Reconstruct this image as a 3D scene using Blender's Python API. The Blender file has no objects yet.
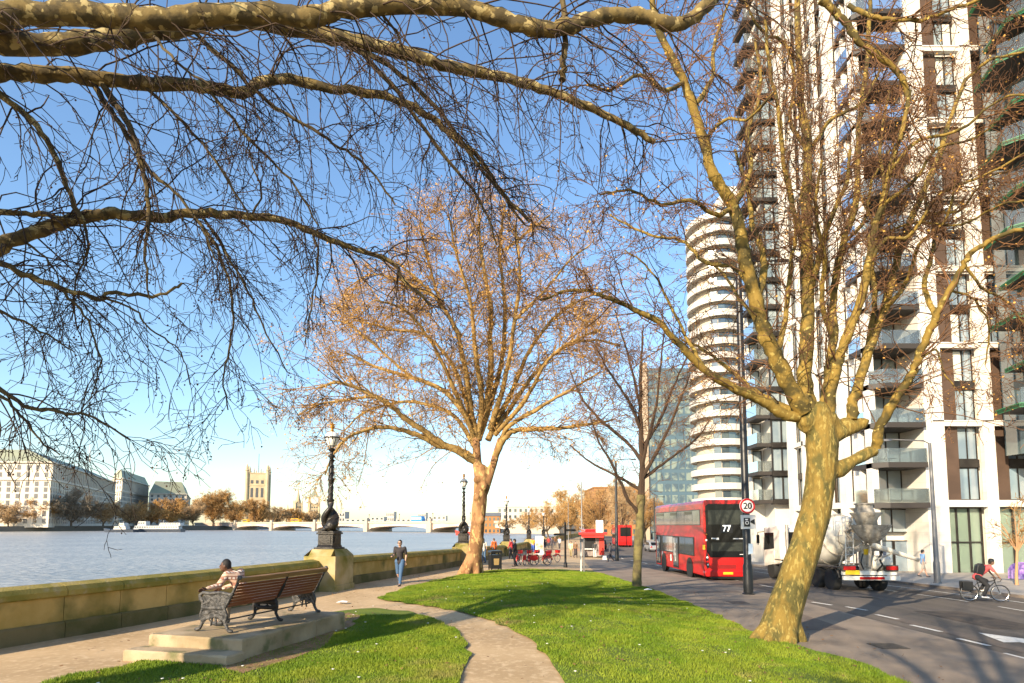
import bpy, math, random
import numpy as np
from mathutils import Vector, Matrix, geometry
random.seed(7); RNG = np.random.default_rng(11)
R = math.radians
SC = bpy.context.scene; COL = SC.collection
# ---------------------------------------------------------------- camera
H_EYE = 2.8; PITCH = R(4.6); FPX = 600.0
cam = bpy.data.objects.new("camera", bpy.data.cameras.new("camera")); COL.objects.link(cam)
cam.location = (0, 0, H_EYE); cam.rotation_euler = (math.pi/2 + PITCH, 0, 0)
cam.data.sensor_width = 36; cam.data.lens = FPX/1024*36
SHIFT = (525-341.5)/FPX - math.tan(PITCH)
cam.data.shift_y = SHIFT*FPX/1024
cam.data.clip_end = 6000; cam.data.clip_start = 0.05
SC.camera = cam
# ---------------------------------------------------------------- light
SUN_EL, SUN_DX, SUN_DY = R(23), 0.60, 0.80          # light travels towards (+x,+y)
w = bpy.data.worlds.new("World"); SC.world = w; w.use_nodes = True
nt = w.node_tree; bg = nt.nodes["Background"]
sky = nt.nodes.new("ShaderNodeTexSky"); sky.sky_type = 'NISHITA'; sky.sun_disc = False
sky.sun_elevation = SUN_EL; sky.sun_rotation = math.atan2(-SUN_DX, -SUN_DY)
sky.air_density = 1.3; sky.dust_density = 0.4; sky.ozone_density = 4.5; sky.altitude = 0
nt.links.new(sky.outputs[0], bg.inputs[0]); bg.inputs[1].default_value = 0.14
sd = bpy.data.lights.new("sun", 'SUN'); sd.energy = 5.0; sd.angle = R(0.5); sd.color = (1.0, 0.83, 0.60)
sun = bpy.data.objects.new("sun", sd); COL.objects.link(sun)
sdir = Vector((SUN_DX*math.cos(SUN_EL), SUN_DY*math.cos(SUN_EL), -math.sin(SUN_EL)))
sun.rotation_euler = sdir.to_track_quat('-Z', 'Y').to_euler(); sun.location = (-20, -20, 40)
SC.view_settings.view_transform = 'Standard'; SC.view_settings.look = 'None'
SC.view_settings.exposure = 1.0; SC.view_settings.gamma = 1.0
# ---------------------------------------------------------------- pixel -> place
_up = Vector((0, -math.sin(PITCH), math.cos(PITCH))); _fw = Vector((0, math.cos(PITCH), math.sin(PITCH)))
def ray(px, py):
    return Vector((1, 0, 0))*((px-512)/FPX) + _up*((341.5-py)/FPX + SHIFT) + _fw
def at(px, py, Y=None, z=None):
    d = ray(px, py); t = Y/d.y if Y is not None else (z-H_EYE)/d.z
    return Vector((0, 0, H_EYE)) + d*t
def sstep(a, b, x):
    t = np.clip((x-a)/(b-a), 0, 1); return t*t*(3-2*t)
def G(x, y):                                          # height of the paving and the grass
    b = -0.0209*np.clip(y-24, 0, 43)
    base = 0.48 - 0.36*sstep(-1.5, 6.5, x) - 0.02*np.clip(x-9, 0, 21)
    return base + b + 0.16*np.exp(-((x-1.8)/2.6)**2 - ((y-17)/8.0)**2)
def gp(px, py):
    d = ray(px, py); a, b = 2.0, 400.0
    f = lambda Y: (H_EYE + d.z/d.y*Y) - float(G(d.x/d.y*Y, Y))
    for _ in range(50):
        m = (a+b)/2
        if f(m) > 0: a = m
        else: b = m
    Y = (a+b)/2; return Vector((d.x/d.y*Y, Y, float(G(d.x/d.y*Y, Y))))
# ---------------------------------------------------------------- tagging
def tag(o, label=None, cat=None, group=None, kind=None):
    if label: o["label"] = label
    if cat: o["category"] = cat
    if group: o["group"] = group
    if kind: o["kind"] = kind
    return o
def empty(name, loc=(0, 0, 0), rz=0, label=None, cat=None, group=None):
    o = bpy.data.objects.new(name, None); COL.objects.link(o); o.empty_display_size = 0.2
    o.location = loc; o.rotation_euler = (0, 0, rz); return tag(o, label, cat, group)
def copy_tree(o, parent=None):
    c = o.copy(); COL.objects.link(c)
    if parent is not None: c.parent = parent
    for ch in [k for k in bpy.data.objects if k.parent is o]: copy_tree(ch, c)
    return c
# ---------------------------------------------------------------- materials
MATS = {}
def mat(name, c, rough=0.7, metal=0.0, c2=None, scale=3.0, detail=6, lo=0.4, hi=0.6, bump=0.0, bscale=None, spec=0.5,
        alpha=None, trans=0.0, stretch=None, emit=None, c3=None, s3=None, t3=(0.55, 0.65), bdist=0.02, ior=1.45):
    if name in MATS: return MATS[name]
    m = bpy.data.materials.new(name); m.use_nodes = True; n = m.node_tree; p = n.nodes["Principled BSDF"]
    p.inputs["Roughness"].default_value = rough; p.inputs["Metallic"].default_value = metal
    p.inputs["Specular IOR Level"].default_value = spec; p.inputs["IOR"].default_value = ior
    p.inputs["Base Color"].default_value = (*c, 1)
    if trans: p.inputs["Transmission Weight"].default_value = trans
    if alpha is not None: p.inputs["Alpha"].default_value = alpha
    if emit: p.inputs["Emission Color"].default_value = (*emit[:3], 1); p.inputs["Emission Strength"].default_value = emit[3]
    tc = n.nodes.new("ShaderNodeTexCoord"); mp = n.nodes.new("ShaderNodeMapping")
    n.links.new(tc.outputs["Object"], mp.inputs[0])
    if stretch: mp.inputs["Scale"].default_value = stretch
    def noise(sc, de=detail):
        t = n.nodes.new("ShaderNodeTexNoise"); t.inputs["Scale"].default_value = sc; t.inputs["Detail"].default_value = de
        n.links.new(mp.outputs[0], t.inputs["Vector"]); return t
    def mixin(prev, tex, lo, hi, col):
        r = n.nodes.new("ShaderNodeMapRange"); r.inputs[1].default_value = lo; r.inputs[2].default_value = hi
        n.links.new(tex.outputs[0], r.inputs[0])
        x = n.nodes.new("ShaderNodeMix"); x.data_type = 'RGBA'
        n.links.new(r.outputs[0], x.inputs[0])
        if isinstance(prev, tuple): x.inputs[6].default_value = (*prev, 1)
        else: n.links.new(prev, x.inputs[6])
        x.inputs[7].default_value = (*col, 1); return x.outputs[2]
    out = c
    if c2: out = mixin(out, noise(scale), lo, hi, c2)
    if c3: out = mixin(out, noise(s3 or scale*3), t3[0], t3[1], c3)
    if not isinstance(out, tuple): n.links.new(out, p.inputs["Base Color"])
    if bump:
        t = noise(bscale or scale*4, 8); b = n.nodes.new("ShaderNodeBump"); b.inputs["Strength"].default_value = bump
        b.inputs["Distance"].default_value = bdist
        n.links.new(t.outputs[0], b.inputs["Height"]); n.links.new(b.outputs[0], p.inputs["Normal"])
    MATS[name] = m; return m
def joints(m, bw, bh, dark=.72, mortar=.012):
    n = m.node_tree; p = n.nodes['Principled BSDF']; tc = n.nodes.new('ShaderNodeTexCoord'); sx = n.nodes.new('ShaderNodeSeparateXYZ'); ad = n.nodes.new('ShaderNodeMath'); cb = n.nodes.new('ShaderNodeCombineXYZ')
    n.links.new(tc.outputs['Object'], sx.inputs[0]); n.links.new(sx.outputs[0], ad.inputs[0]); n.links.new(sx.outputs[1], ad.inputs[1]); n.links.new(ad.outputs[0], cb.inputs[0]); n.links.new(sx.outputs[2], cb.inputs[1])
    b = n.nodes.new('ShaderNodeTexBrick'); b.inputs['Scale'].default_value = 1; b.inputs['Mortar Size'].default_value = mortar; b.inputs['Brick Width'].default_value = bw; b.inputs['Row Height'].default_value = bh
    b.inputs['Color1'].default_value = (1,1,1,1); b.inputs['Color2'].default_value = (.90,.89,.88,1); b.inputs['Mortar'].default_value = (dark,)*3+(1,); b.inputs['Mortar Smooth'].default_value = .1
    n.links.new(cb.outputs[0], b.inputs[0]); x = n.nodes.new('ShaderNodeMix'); x.data_type = 'RGBA'; x.blend_type = 'MULTIPLY'; x.inputs[0].default_value = 1
    src = p.inputs['Base Color'].links[0].from_socket if p.inputs['Base Color'].links else None
    if src: n.links.new(src, x.inputs[6])
    else: x.inputs[6].default_value = p.inputs['Base Color'].default_value
    n.links.new(b.outputs[0], x.inputs[7]); n.links.new(x.outputs[2], p.inputs['Base Color']); return m
# ---------------------------------------------------------------- mesh building
def link(name, me, material=None, parent=None, smooth=False, label=None, cat=None, group=None, kind=None):
    if material: me.materials.append(material)
    if smooth: me.polygons.foreach_set("use_smooth", [True]*len(me.polygons))
    o = bpy.data.objects.new(name, me); COL.objects.link(o)
    if parent is not None: o.parent = parent
    return tag(o, label, cat, group, kind)
def frame(o=(0, 0, 0), u=(1, 0)):                     # local frame: u along, v outwards (right of u is -v), z up
    u = Vector((u[0], u[1], 0)).normalized(); v = Vector((u.y, -u.x, 0))
    return Matrix(((u.x, v.x, 0, o[0]), (u.y, v.y, 0, o[1]), (0, 0, 1, o[2]), (0, 0, 0, 1)))
class MB:
    def __init__(s, M=None): s.v = []; s.f = []; s.M = M
    def add(s, vs, fs):
        k = len(s.v); s.v += [tuple(s.M @ Vector(p)) if s.M else tuple(p) for p in vs]; s.f += [tuple(i+k for i in q) for q in fs]; return s
    def box(s, x0, x1, y0, y1, z0, z1):
        return s.add([(x0,y0,z0),(x1,y0,z0),(x1,y1,z0),(x0,y1,z0),(x0,y0,z1),(x1,y0,z1),(x1,y1,z1),(x0,y1,z1)],
              [(0,3,2,1),(4,5,6,7),(0,1,5,4),(1,2,6,5),(2,3,7,6),(3,0,4,7)])
    def cbox(s, c, d): return s.box(c[0]-d[0]/2, c[0]+d[0]/2, c[1]-d[1]/2, c[1]+d[1]/2, c[2]-d[2]/2, c[2]+d[2]/2)
    def prism(s, pts, a, b, ax=0):                    # polygon pts in the other two axes, extruded along axis ax from a to b
        n = len(pts)
        def m(t, q): return (t, q[0], q[1]) if ax == 0 else (q[0], t, q[1]) if ax == 1 else (q[0], q[1], t)
        vs = [m(a, q) for q in pts] + [m(b, q) for q in pts]
        fs = [tuple(range(n))[::-1], tuple(range(n, 2*n))] + [(i, (i+1) % n, n+(i+1) % n, n+i) for i in range(n)]
        return s.add(vs, fs)
    def tube(s, pts, r, n=8, cap=True):
        pts = [Vector(p) for p in pts]; rs = r if isinstance(r, (list, tuple)) else [r]*len(pts); vs = []; fs = []
        a = None
        for i, p in enumerate(pts):
            t = (pts[min(i+1, len(pts)-1)] - pts[max(i-1, 0)]).normalized()
            if a is None: a = t.orthogonal().normalized()
            a = (a - t*a.dot(t)).normalized(); b = t.cross(a)
            for k in range(n):
                an = 2*math.pi*k/n; vs.append(p + (a*math.cos(an) + b*math.sin(an))*rs[i])
        for i in range(len(pts)-1):
            for k in range(n): fs.append((i*n+k, i*n+(k+1) % n, (i+1)*n+(k+1) % n, (i+1)*n+k))
        if cap: fs.append(tuple(range(n))[::-1]); fs.append(tuple((len(pts)-1)*n+k for k in range(n)))
        return s.add(vs, fs)
    def lathe(s, prof, c=(0, 0, 0), n=24, axis='z'):
        vs = []; fs = []
        for r_, z_ in prof:
            for k in range(n):
                an = 2*math.pi*k/n; x, y = r_*math.cos(an), r_*math.sin(an)
                vs.append((c[0]+x, c[1]+y, c[2]+z_) if axis == 'z' else (c[0]+z_, c[1]+x, c[2]+y) if axis == 'x' else (c[0]+x, c[1]+z_, c[2]+y))
        for i in range(len(prof)-1):
            for k in range(n): fs.append((i*n+k, i*n+(k+1) % n, (i+1)*n+(k+1) % n, (i+1)*n+k))
        if prof[0][0] > 1e-4: fs.append(tuple(range(n))[::-1])
        if prof[-1][0] > 1e-4: fs.append(tuple((len(prof)-1)*n+k for k in range(n)))
        return s.add(vs, fs)
    def ball(s, c, r, n=10, m=7):
        r = r if isinstance(r, (tuple, list)) else (r, r, r); vs = []; fs = []
        for i in range(m+1):
            th = math.pi*i/m
            for k in range(n):
                an = 2*math.pi*k/n; vs.append((c[0]+r[0]*math.sin(th)*math.cos(an), c[1]+r[1]*math.sin(th)*math.sin(an), c[2]-r[2]*math.cos(th)))
        for i in range(m):
            for k in range(n): fs.append((i*n+k, i*n+(k+1) % n, (i+1)*n+(k+1) % n, (i+1)*n+k))
        return s.add(vs, fs)
    def torus(s, c, R_, r, axis='x', n=28, m=8, a0=0, a1=2*math.pi):
        pts = []
        for k in range(n+1):
            an = a0+(a1-a0)*k/n; x, y = R_*math.cos(an), R_*math.sin(an)
            pts.append((c[0], c[1]+x, c[2]+y) if axis == 'x' else (c[0]+x, c[1], c[2]+y) if axis == 'y' else (c[0]+x, c[1]+y, c[2]))
        return s.tube(pts, r, m, cap=(a1-a0 < 6.2))
    def build(s, name, material=None, parent=None, smooth=False, bevel=0, **kw):
        me = bpy.data.meshes.new(name); me.from_pydata(s.v, [], s.f); me.update()
        o = link(name, me, material, parent, smooth, **kw)
        if bevel:
            b = o.modifiers.new("bevel", 'BEVEL'); b.width = bevel; b.segments = 2; b.limit_method = 'ANGLE'; b.angle_limit = R(40)
        if smooth and not bevel: auto_smooth(o)
        return o
def auto_smooth(o, ang=50):
    me = o.data; me.polygons.foreach_set("use_smooth", [True]*len(me.polygons))
    try: me.set_sharp_from_angle(angle=R(ang))
    except Exception: pass
def np_mesh(name, V, F, material=None, parent=None, smooth=False, **kw):      # F: (n,k) same-size faces
    me = bpy.data.meshes.new(name); n, k = F.shape
    me.vertices.add(len(V)); me.vertices.foreach_set("co", np.ascontiguousarray(V, dtype=np.float32).ravel())
    me.loops.add(n*k); me.loops.foreach_set("vertex_index", np.ascontiguousarray(F, dtype=np.int32).ravel())
    me.polygons.add(n); me.polygons.foreach_set("loop_start", np.arange(0, n*k, k, dtype=np.int32))
    me.update(calc_edges=True)
    return link(name, me, material, parent, smooth, **kw)
def seg_mesh(name, segs, material, parent, sides=3, smooth=True, **kw):       # segs (n,8): p0 p1 r0 r1
    S = np.asarray(segs, dtype=np.float64); P0, P1, r0, r1 = S[:, :3], S[:, 3:6], S[:, 6], S[:, 7]
    T = P1-P0; T /= np.linalg.norm(T, axis=1)[:, None]+1e-9
    A = np.cross(T, np.array([0.31, 0.17, 0.93])); A /= np.linalg.norm(A, axis=1)[:, None]+1e-9; B = np.cross(T, A)
    n = len(S); V = np.zeros((n, 2*sides, 3))
    for k in range(sides):
        an = 2*math.pi*k/sides; d = A*math.cos(an)+B*math.sin(an)
        V[:, k] = P0+d*r0[:, None]; V[:, sides+k] = P1+d*r1[:, None]
    base = (np.arange(n)*2*sides)[:, None]
    F = np.concatenate([base+np.array([k, (k+1) % sides, sides+(k+1) % sides, sides+k]) for k in range(sides)])
    return np_mesh(name, V.reshape(-1, 3), F, material, parent, smooth, **kw)
def blob(name, parts, voxel, material, parent=None, smooth_it=3, noise=0, **kw):
    """parts: ('s', p0, p1, r0, r1) tapered rods or ('e', c, (rx,ry,rz)) ellipsoids fused into one continuous skin"""
    mb = MB()
    for q in parts:
        if q[0] == 's':
            p0, p1 = Vector(q[1]), Vector(q[2]); mb.tube([p0, p1], [q[3], q[4]], 10)
            mb.ball(p0, q[3]*1.0); mb.ball(p1, q[4]*1.0)
        else: mb.ball(q[1], q[2], 14, 10)
    me = bpy.data.meshes.new("tmp"); me.from_pydata(mb.v, [], mb.f); me.update()
    o = bpy.data.objects.new("tmp", me); COL.objects.link(o)
    r = o.modifiers.new("r", 'REMESH'); r.mode = 'VOXEL'; r.voxel_size = voxel
    if smooth_it: s_ = o.modifiers.new("s", 'SMOOTH'); s_.iterations = smooth_it; s_.factor = 0.5
    dg = bpy.context.evaluated_depsgraph_get(); m2 = bpy.data.meshes.new_from_object(o.evaluated_get(dg))
    bpy.data.objects.remove(o); bpy.data.meshes.remove(me); m2.name = name; m2.materials.clear()
    if noise:
        n = len(m2.vertices); co = np.zeros(n*3); m2.vertices.foreach_get("co", co); co = co.reshape(-1, 3)
        nn = np.zeros(n*3); m2.vertices.foreach_get("normal", nn); nn = nn.reshape(-1, 3)
        d = noise*(np.sin(co[:, 0]*9+2*np.sin(co[:, 2]*3))*np.sin(co[:, 1]*8+1)*.6 + np.sin(co[:, 2]*5.3+co[:, 0]*4)*np.sin(co[:, 1]*13)*.4)
        m2.vertices.foreach_set("co", (co+nn*d[:, None]).ravel()); m2.update()
    return link(name, m2, material, parent, True, **kw)
def text_mesh(name, txt, size, M, material, parent, depth=0.004, **kw):
    cu = bpy.data.curves.new("t", 'FONT'); cu.body = txt; cu.size = size; cu.extrude = depth; cu.align_x = 'CENTER'; cu.align_y = 'CENTER'
    cu.offset = size*0.02
    o = bpy.data.objects.new("t", cu); COL.objects.link(o); dg = bpy.context.evaluated_depsgraph_get()
    me = bpy.data.meshes.new_from_object(o.evaluated_get(dg)); bpy.data.objects.remove(o); me.materials.clear()
    me.transform(M); return link(name, me, material, parent, **kw)
def rear_text_M(x, y, z):                             # text standing upright, readable from -y
    return Matrix.Translation((x, y, z)) @ Matrix.Rotation(math.pi/2, 4, 'X')
def resample(pts, step):
    out = [pts[0]]
    for a, b in zip(pts[:-1], pts[1:]):
        d = math.dist(a, b); n = max(1, int(d/step))
        for k in range(1, n+1): out.append(tuple(a[i]+(b[i]-a[i])*k/n for i in range(len(a))))
    return out
def spline(pts, n=6):                                 # Catmull-Rom through the points
    P = [Vector(p) for p in pts]; P = [P[0]*2-P[1]]+P+[P[-1]*2-P[-2]]; out = []
    for i in range(1, len(P)-2):
        for k in range(n):
            t = k/n; a, b, c, d = P[i-1:i+3]
            out.append(0.5*((2*b)+(c-a)*t+(2*a-5*b+4*c-d)*t*t+(3*b-a-3*c+d)*t**3))
    out.append(P[-2]); return out
def inside(x, y, poly):
    c = np.zeros(np.shape(x), bool); n = len(poly)
    for i in range(n):
        x0, y0 = poly[i][:2]; x1, y1 = poly[(i+1) % n][:2]
        k = ((y0 > y) != (y1 > y)) & (x < (x1-x0)*(y-y0)/((y1-y0) if y1 != y0 else 1e-9)+x0); c ^= k
    return c
def sheet(name, poly, zf, material, gx, gy, edge=0.6, parent=None, smooth=True, **kw):
    ring = resample([tuple(p[:2]) for p in poly]+[tuple(poly[0][:2])], edge)[:-1]
    X, Y = np.meshgrid(gx, gy); X = X.ravel()+RNG.uniform(-.01, .01, X.size); Y = Y.ravel()
    k = inside(X, Y, poly); pts = [Vector(p) for p in ring]+[Vector((a, b)) for a, b in zip(X[k], Y[k])]
    n = len(ring); r = geometry.delaunay_2d_cdt(pts, [(i, (i+1) % n) for i in range(n)], [], 1, 1e-5)
    co = np.array([(p.x, p.y, 0) for p in r[0]]); co[:, 2] = zf(co[:, 0], co[:, 1])
    me = bpy.data.meshes.new(name); me.from_pydata(co.tolist(), [], [f if geometry.normal([Vector(co[i]) for i in f]).z > 0 else f[::-1] for f in r[2]]); me.update()
    return link(name, me, material, parent, smooth, **kw)
# ================================================================ GROUND, RIVER, ROAD
M_prom = mat('promenade_paving', (.54,.38,.21), .9, c2=(.41,.28,.145), scale=.5, c3=(.62,.46,.28), s3=9, t3=(.5,.75), bump=.4, bscale=60)
M_foot = mat('footway_asphalt', (.27,.21,.155), .9, c2=(.20,.155,.115), scale=.7, c3=(.25,.21,.17), s3=40, t3=(.55,.7), bump=.4, bscale=80)
M_road = mat('road_asphalt', (.135,.11,.088), .85, c2=(.095,.078,.062), stretch=(3,.35,1), scale=.45, c3=(.15,.13,.11), s3=50, t3=(.55,.75), bump=.5, bscale=90)
M_soil = mat('city_ground', (.16,.13,.10), .95, c2=(.12,.11,.09), scale=.02)
M_grass = mat('grass_soil', (.10,.15,.009), .9, c2=(.15,.19,.014), scale=1.6, c3=(.20,.16,.05), s3=.9, t3=(.62,.75), bump=.8, bscale=50, bdist=.05)
M_blade = mat('grass_blade', (.125,.20,.009), .6, c2=(.21,.26,.018), scale=1.3, spec=.3, c3=(.27,.22,.07), s3=.7, t3=(.60,.74))
M_kerb = mat('kerb_stone', (.26,.21,.16), .85, c2=(.19,.15,.12), scale=2)
M_line = mat('road_paint', (.72,.69,.62), .8, c2=(.45,.42,.38), scale=9, lo=.5, hi=.72)
M_water = mat('river_water', (.34,.33,.30), .34, c2=(.27,.27,.25), scale=.05, bump=1.0, bscale=.75, bdist=.5, stretch=(1, 1.4, 1), spec=.6)
WALL = [(-14.2,2,0),(-12.0,6,0),(-9.75,11.4,0),(-8.15,16.2,0),(-6.75,21.5,0),(-5.4,28,0),(-3.55,38,0),(-2.1,49,0),(-.6,61,0),(2.4,85,0),(7.5,120,0),(18,180,0),(40,300,0),(62,430,0)]
wl = spline(WALL, 8)
wl2 = [(p.x, p.y) for p in wl]
xs = np.concatenate([np.arange(-14, 34, 1.0), [36,40,50,70,100,150,250,400,700]]); ys = np.concatenate([np.arange(-10, 90, 1.0), [95,105,120,150,200,300,450,700,1100,1700]])
sheet('ground', [(-16,-12)]+wl2+[(120,1000),(200,1900),(1200,1900),(1200,-12)], lambda x, y: G(x, y)-.16, M_soil, xs, ys, 4, kind='structure')
KERB = [(10.3,-8),(10.3,6),(10.2,14),(10.05,24),(9.75,34),(9.7,50),(10.3,70),(13,100),(18,150),(26,220)]
FARK = [(21.6,-8),(21.7,14),(21.7,24),(21.8,34),(22,50),(23,70),(26,100),(31,150),(39,220)]
gx = np.arange(-14, 27, .7); gy = np.concatenate([np.arange(-8, 60, .7), np.arange(60, 220, 4)])
wallc = [p for p in wl2 if p[1] < 215]
sheet('promenade', [(-15.5,-8)]+wallc+[(26,220)]+KERB[::-1][1:], lambda x, y: G(x, y), M_prom, gx, gy, .6, kind='structure')
sheet('road', KERB+FARK[::-1], lambda x, y: G(x, y)-.12, M_road, np.arange(9, 40, .9), gy, .8, kind='structure')
sheet('far_pavement', FARK+[(60,220),(60,60),(70,40),(70,-8)], lambda x, y: G(x, y), mat('far_paving', (.42,.37,.31), .85, c2=(.36,.32,.27), scale=.8, bump=.2, bscale=30), np.concatenate([np.arange(21, 34, .8), [40,50]]), gy, .8, kind='structure')
def strip(name, line, w, zf0, h, material, **kw):
    mb = MB(); pts = resample(line, .7); prof = [(0, -.2), (0, h), (w, h), (w, -.2)]; vs = []; fs = []
    for i, p in enumerate(pts):
        a = Vector(pts[max(i-1, 0)]); b = Vector(pts[min(i+1, len(pts)-1)]); t = (b-a).normalized(); n = Vector((t.y, -t.x))
        for o_, z_ in prof: q = Vector(p)+n*o_; vs.append((q.x, q.y, float(zf0(p[0], p[1]))+z_))
    for i in range(len(pts)-1):
        for k in range(3): fs.append((4*i+k, 4*i+k+1, 4*i+k+5, 4*i+k+4))
    mb.add(vs, fs); return mb.build(name, material, **kw)
strip('kerb', KERB, .16, G, .006, M_kerb, kind='structure')
strip('kerb', FARK, -.16, G, .006, M_kerb, kind='structure')
# footway between grass and near kerb
grassR = [(378,599),(400,590),(430,582),(460,575),(488,571),(520,569.5),(560,569.5),(592,571),(612,577),(640,586),(670,597),(700,608),(730,621),(756,634),(790,645),(830,655),(868,666),(905,683),(960,716)]
gr_edge = [gp(*p) for p in grassR]
pathR = [gp(*p) for p in [(660,760),(575,700),(558,676),(548,660),(530,642),(505,627),(480,618),(450,611),(415,605),(390,602)]]
def jit(poly, a=.085):
    q = resample([tuple(p[:2]) for p in poly], .35); r_ = random.Random(3)
    return [(x+r_.uniform(-a, a), y+r_.uniform(-a, a)) for x, y in q]
GR = jit([p for p in gr_edge])+[(8.2, 5.6)]+jit(pathR)
pathL = [gp(*p) for p in [(346,611),(375,609),(405,612),(432,619),(452,629),(464,641),(468,655),(464,672),(455,690),(430,740)]]
leftE = [gp(*p) for p in [(0,712),(45,686),(80,675),(118,668),(160,655),(240,630),(300,616)]]
GL = jit(pathL)+jit([(-1.6,4.6),(-7.5,4.6)])+jit(leftE)
fe = [p for p in gr_edge if p.x > 3.2]
sheet('footway', [(p.x-.05, p.y) for p in fe[::-1]]+[(5.0,36),(7,60),(9.9,60)]+[k for k in KERB[::-1] if k[1] < 60 and k[1] > -1], lambda x, y: G(x, y)+.012, M_foot, np.arange(3, 11, .6), np.arange(0, 60, .6), .5, kind='structure')
zg = lambda x, y: G(x, y)+.03+.012*np.sin(x*3.1+y)*np.sin(y*2.3-x)
sheet('lawn', GR, zg, M_grass, np.arange(-6, 9, .3), np.arange(4, 40, .3), .3, kind='structure')
sheet('lawn', GL, zg, M_grass, np.arange(-10, 1, .3), np.arange(4, 22, .3), .3, kind='structure')
def blades(poly, n, ymax, name, ymin=None, wk=1.0, soil=None):
    xs_ = [p[0] for p in poly]; ys_ = [p[1] for p in poly]
    x = RNG.uniform(min(xs_)-.03, max(xs_)+.03, n); ym = ymin or min(ys_); y = ym+(ymax-ym)*RNG.uniform(0, 1, n)**1.1
    k = inside(x, y, poly); x, y = x[k], y[k]
    thin = (np.sin(x*1.9+1.2*np.sin(y*1.3))*np.sin(y*1.7+x*.6)+RNG.normal(0, .35, len(x))) > -.75
    x, y = x[thin], y[thin]
    if soil:
        k = ~(inside(x, y, soil) & (RNG.uniform(0, 1, len(x)) < .93)); x, y = x[k], y[k]
    m = len(x)
    z = zg(x, y)-.005; a = RNG.uniform(0, 6.28, m); h = RNG.uniform(.02, .055, m)*(1+.4*np.sin(x*2.2)*np.sin(y*1.9)); wd = wk*RNG.uniform(.003, .006, m)*(1+y*.05)
    lx = RNG.normal(0, .35, m)*h; ly = RNG.normal(0, .35, m)*h
    V = np.zeros((m, 3, 3)); V[:, 0] = np.c_[x-np.cos(a)*wd, y-np.sin(a)*wd, z]; V[:, 1] = np.c_[x+np.cos(a)*wd, y+np.sin(a)*wd, z]; V[:, 2] = np.c_[x+lx, y+ly, z+h]
    np_mesh(name, V.reshape(-1, 3), np.arange(3*m).reshape(-1, 3), M_blade, None, kind='stuff', label='short bright green lawn grass', cat='grass')
blades(GR, 520000, 24, 'grass'); blades(GR, 230000, 37, 'grass', 22, 1.5)
SOIL = [tuple(gp(*p)[:2]) for p in [(222,670),(250,658),(285,640),(320,627),(346,614),(360,617),(350,628),(335,636),(318,650),(290,660),(262,668),(238,676)]]
SOIL = jit(SOIL, .09)
sheet('bare_soil', SOIL, lambda x, y: zg(x, y)+.006, mat('bare_earth', (.27,.15,.075), .95, c2=(.16,.12,.03), scale=3.5, c3=(.33,.22,.12), s3=12, t3=(.55,.7), bump=.7, bscale=30), np.arange(-7, 1, .3), np.arange(6, 18, .3), .3, kind='structure')
blades(GL, 330000, 15.5, 'grass', soil=SOIL)
# little daisies / litter flecks: pale petals scattered on the lawn
mb = MB()
for i in range(90):
    x, y = random.uniform(-7, 6), random.uniform(7, 24)
    if inside(np.array([x]), np.array([y]), GR)[0] or inside(np.array([x]), np.array([y]), GL)[0]:
        mb.lathe([(0.0,.0),(.022,.006),(.024,.012),(0,.016)], (x, y, float(zg(x, y))+.045), 6)
mb.build('daisies', mat('petal', (.8,.78,.7), .8), kind='stuff', label='small white daisies dotted over the lawn', cat='flowers')
litter = lambda px, py, s, lab: MB().add([(p[0]*s, p[1]*s, p[2]*s) for p in [(-1,-.5,.0),(0,-.7,.12),(1,-.4,.02),(.9,.5,.15),(0,.45,.3),(-.9,.6,.05)]], [(0,1,4,5),(1,2,3,4)]).build('paper_scrap', mat('paper', (.8,.8,.78), .8), label=lab, cat='litter')
for px, py, s, lab in [(342,604,.16,'crumpled white paper on the promenade by the plinth'), (648,591,.17,'white paper scrap on the ground beside the young tree')]:
    o = litter(px, py, s, lab); g = gp(px, py); o.location = (g.x, g.y, g.z+.05)
# fallen leaves and a few twigs on lawn and paving
n = 1500; lx_ = RNG.uniform(-9, 8, n); ly_ = RNG.uniform(7, 30, n); k = (lx_ > -.3*(ly_-11)*0-6.5+(ly_-20)*.2) ; lx_, ly_ = lx_[k], ly_[k]; n = len(lx_)
c = np.c_[lx_, ly_, zg(lx_, ly_)+.035]; u_ = RNG.normal(0, 1, (n, 3)); u_[:, 2] *= .3; u_ /= np.linalg.norm(u_, axis=1)[:, None]; v_ = np.cross(u_, np.array([0, 0, 1.]))+RNG.normal(0, .2, (n, 3)); s = RNG.uniform(.015, .045, n)[:, None]
V = np.stack([c-u_*s, c+v_*s*.6, c+u_*s, c-v_*s*.6], 1); np_mesh('fallen_leaves', V.reshape(-1, 3), np.arange(4*n).reshape(-1, 4), mat('fallen_leaf', (.25,.13,.05), .9, c2=(.14,.07,.03), scale=2), kind='stuff', label='brown dead leaves scattered over lawn and paths', cat='leaves')
# river
sheet('river', [(-16,-40)]+[(p[0]-.2, p[1]) for p in wl2]+[(120,1000),(200,1900),(-1500,1900),(-1500,-40)], lambda x, y: x*0-1.2, M_water, np.array([-1000,-600,-300,-100]), np.array([0,100,300,600,1000]), 60, smooth=False, kind='structure')
M_iron0 = mat('worn_iron', (.09,.075,.06), .6, .4, c2=(.05,.045,.04), scale=9, bump=.6, bscale=60)
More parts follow.
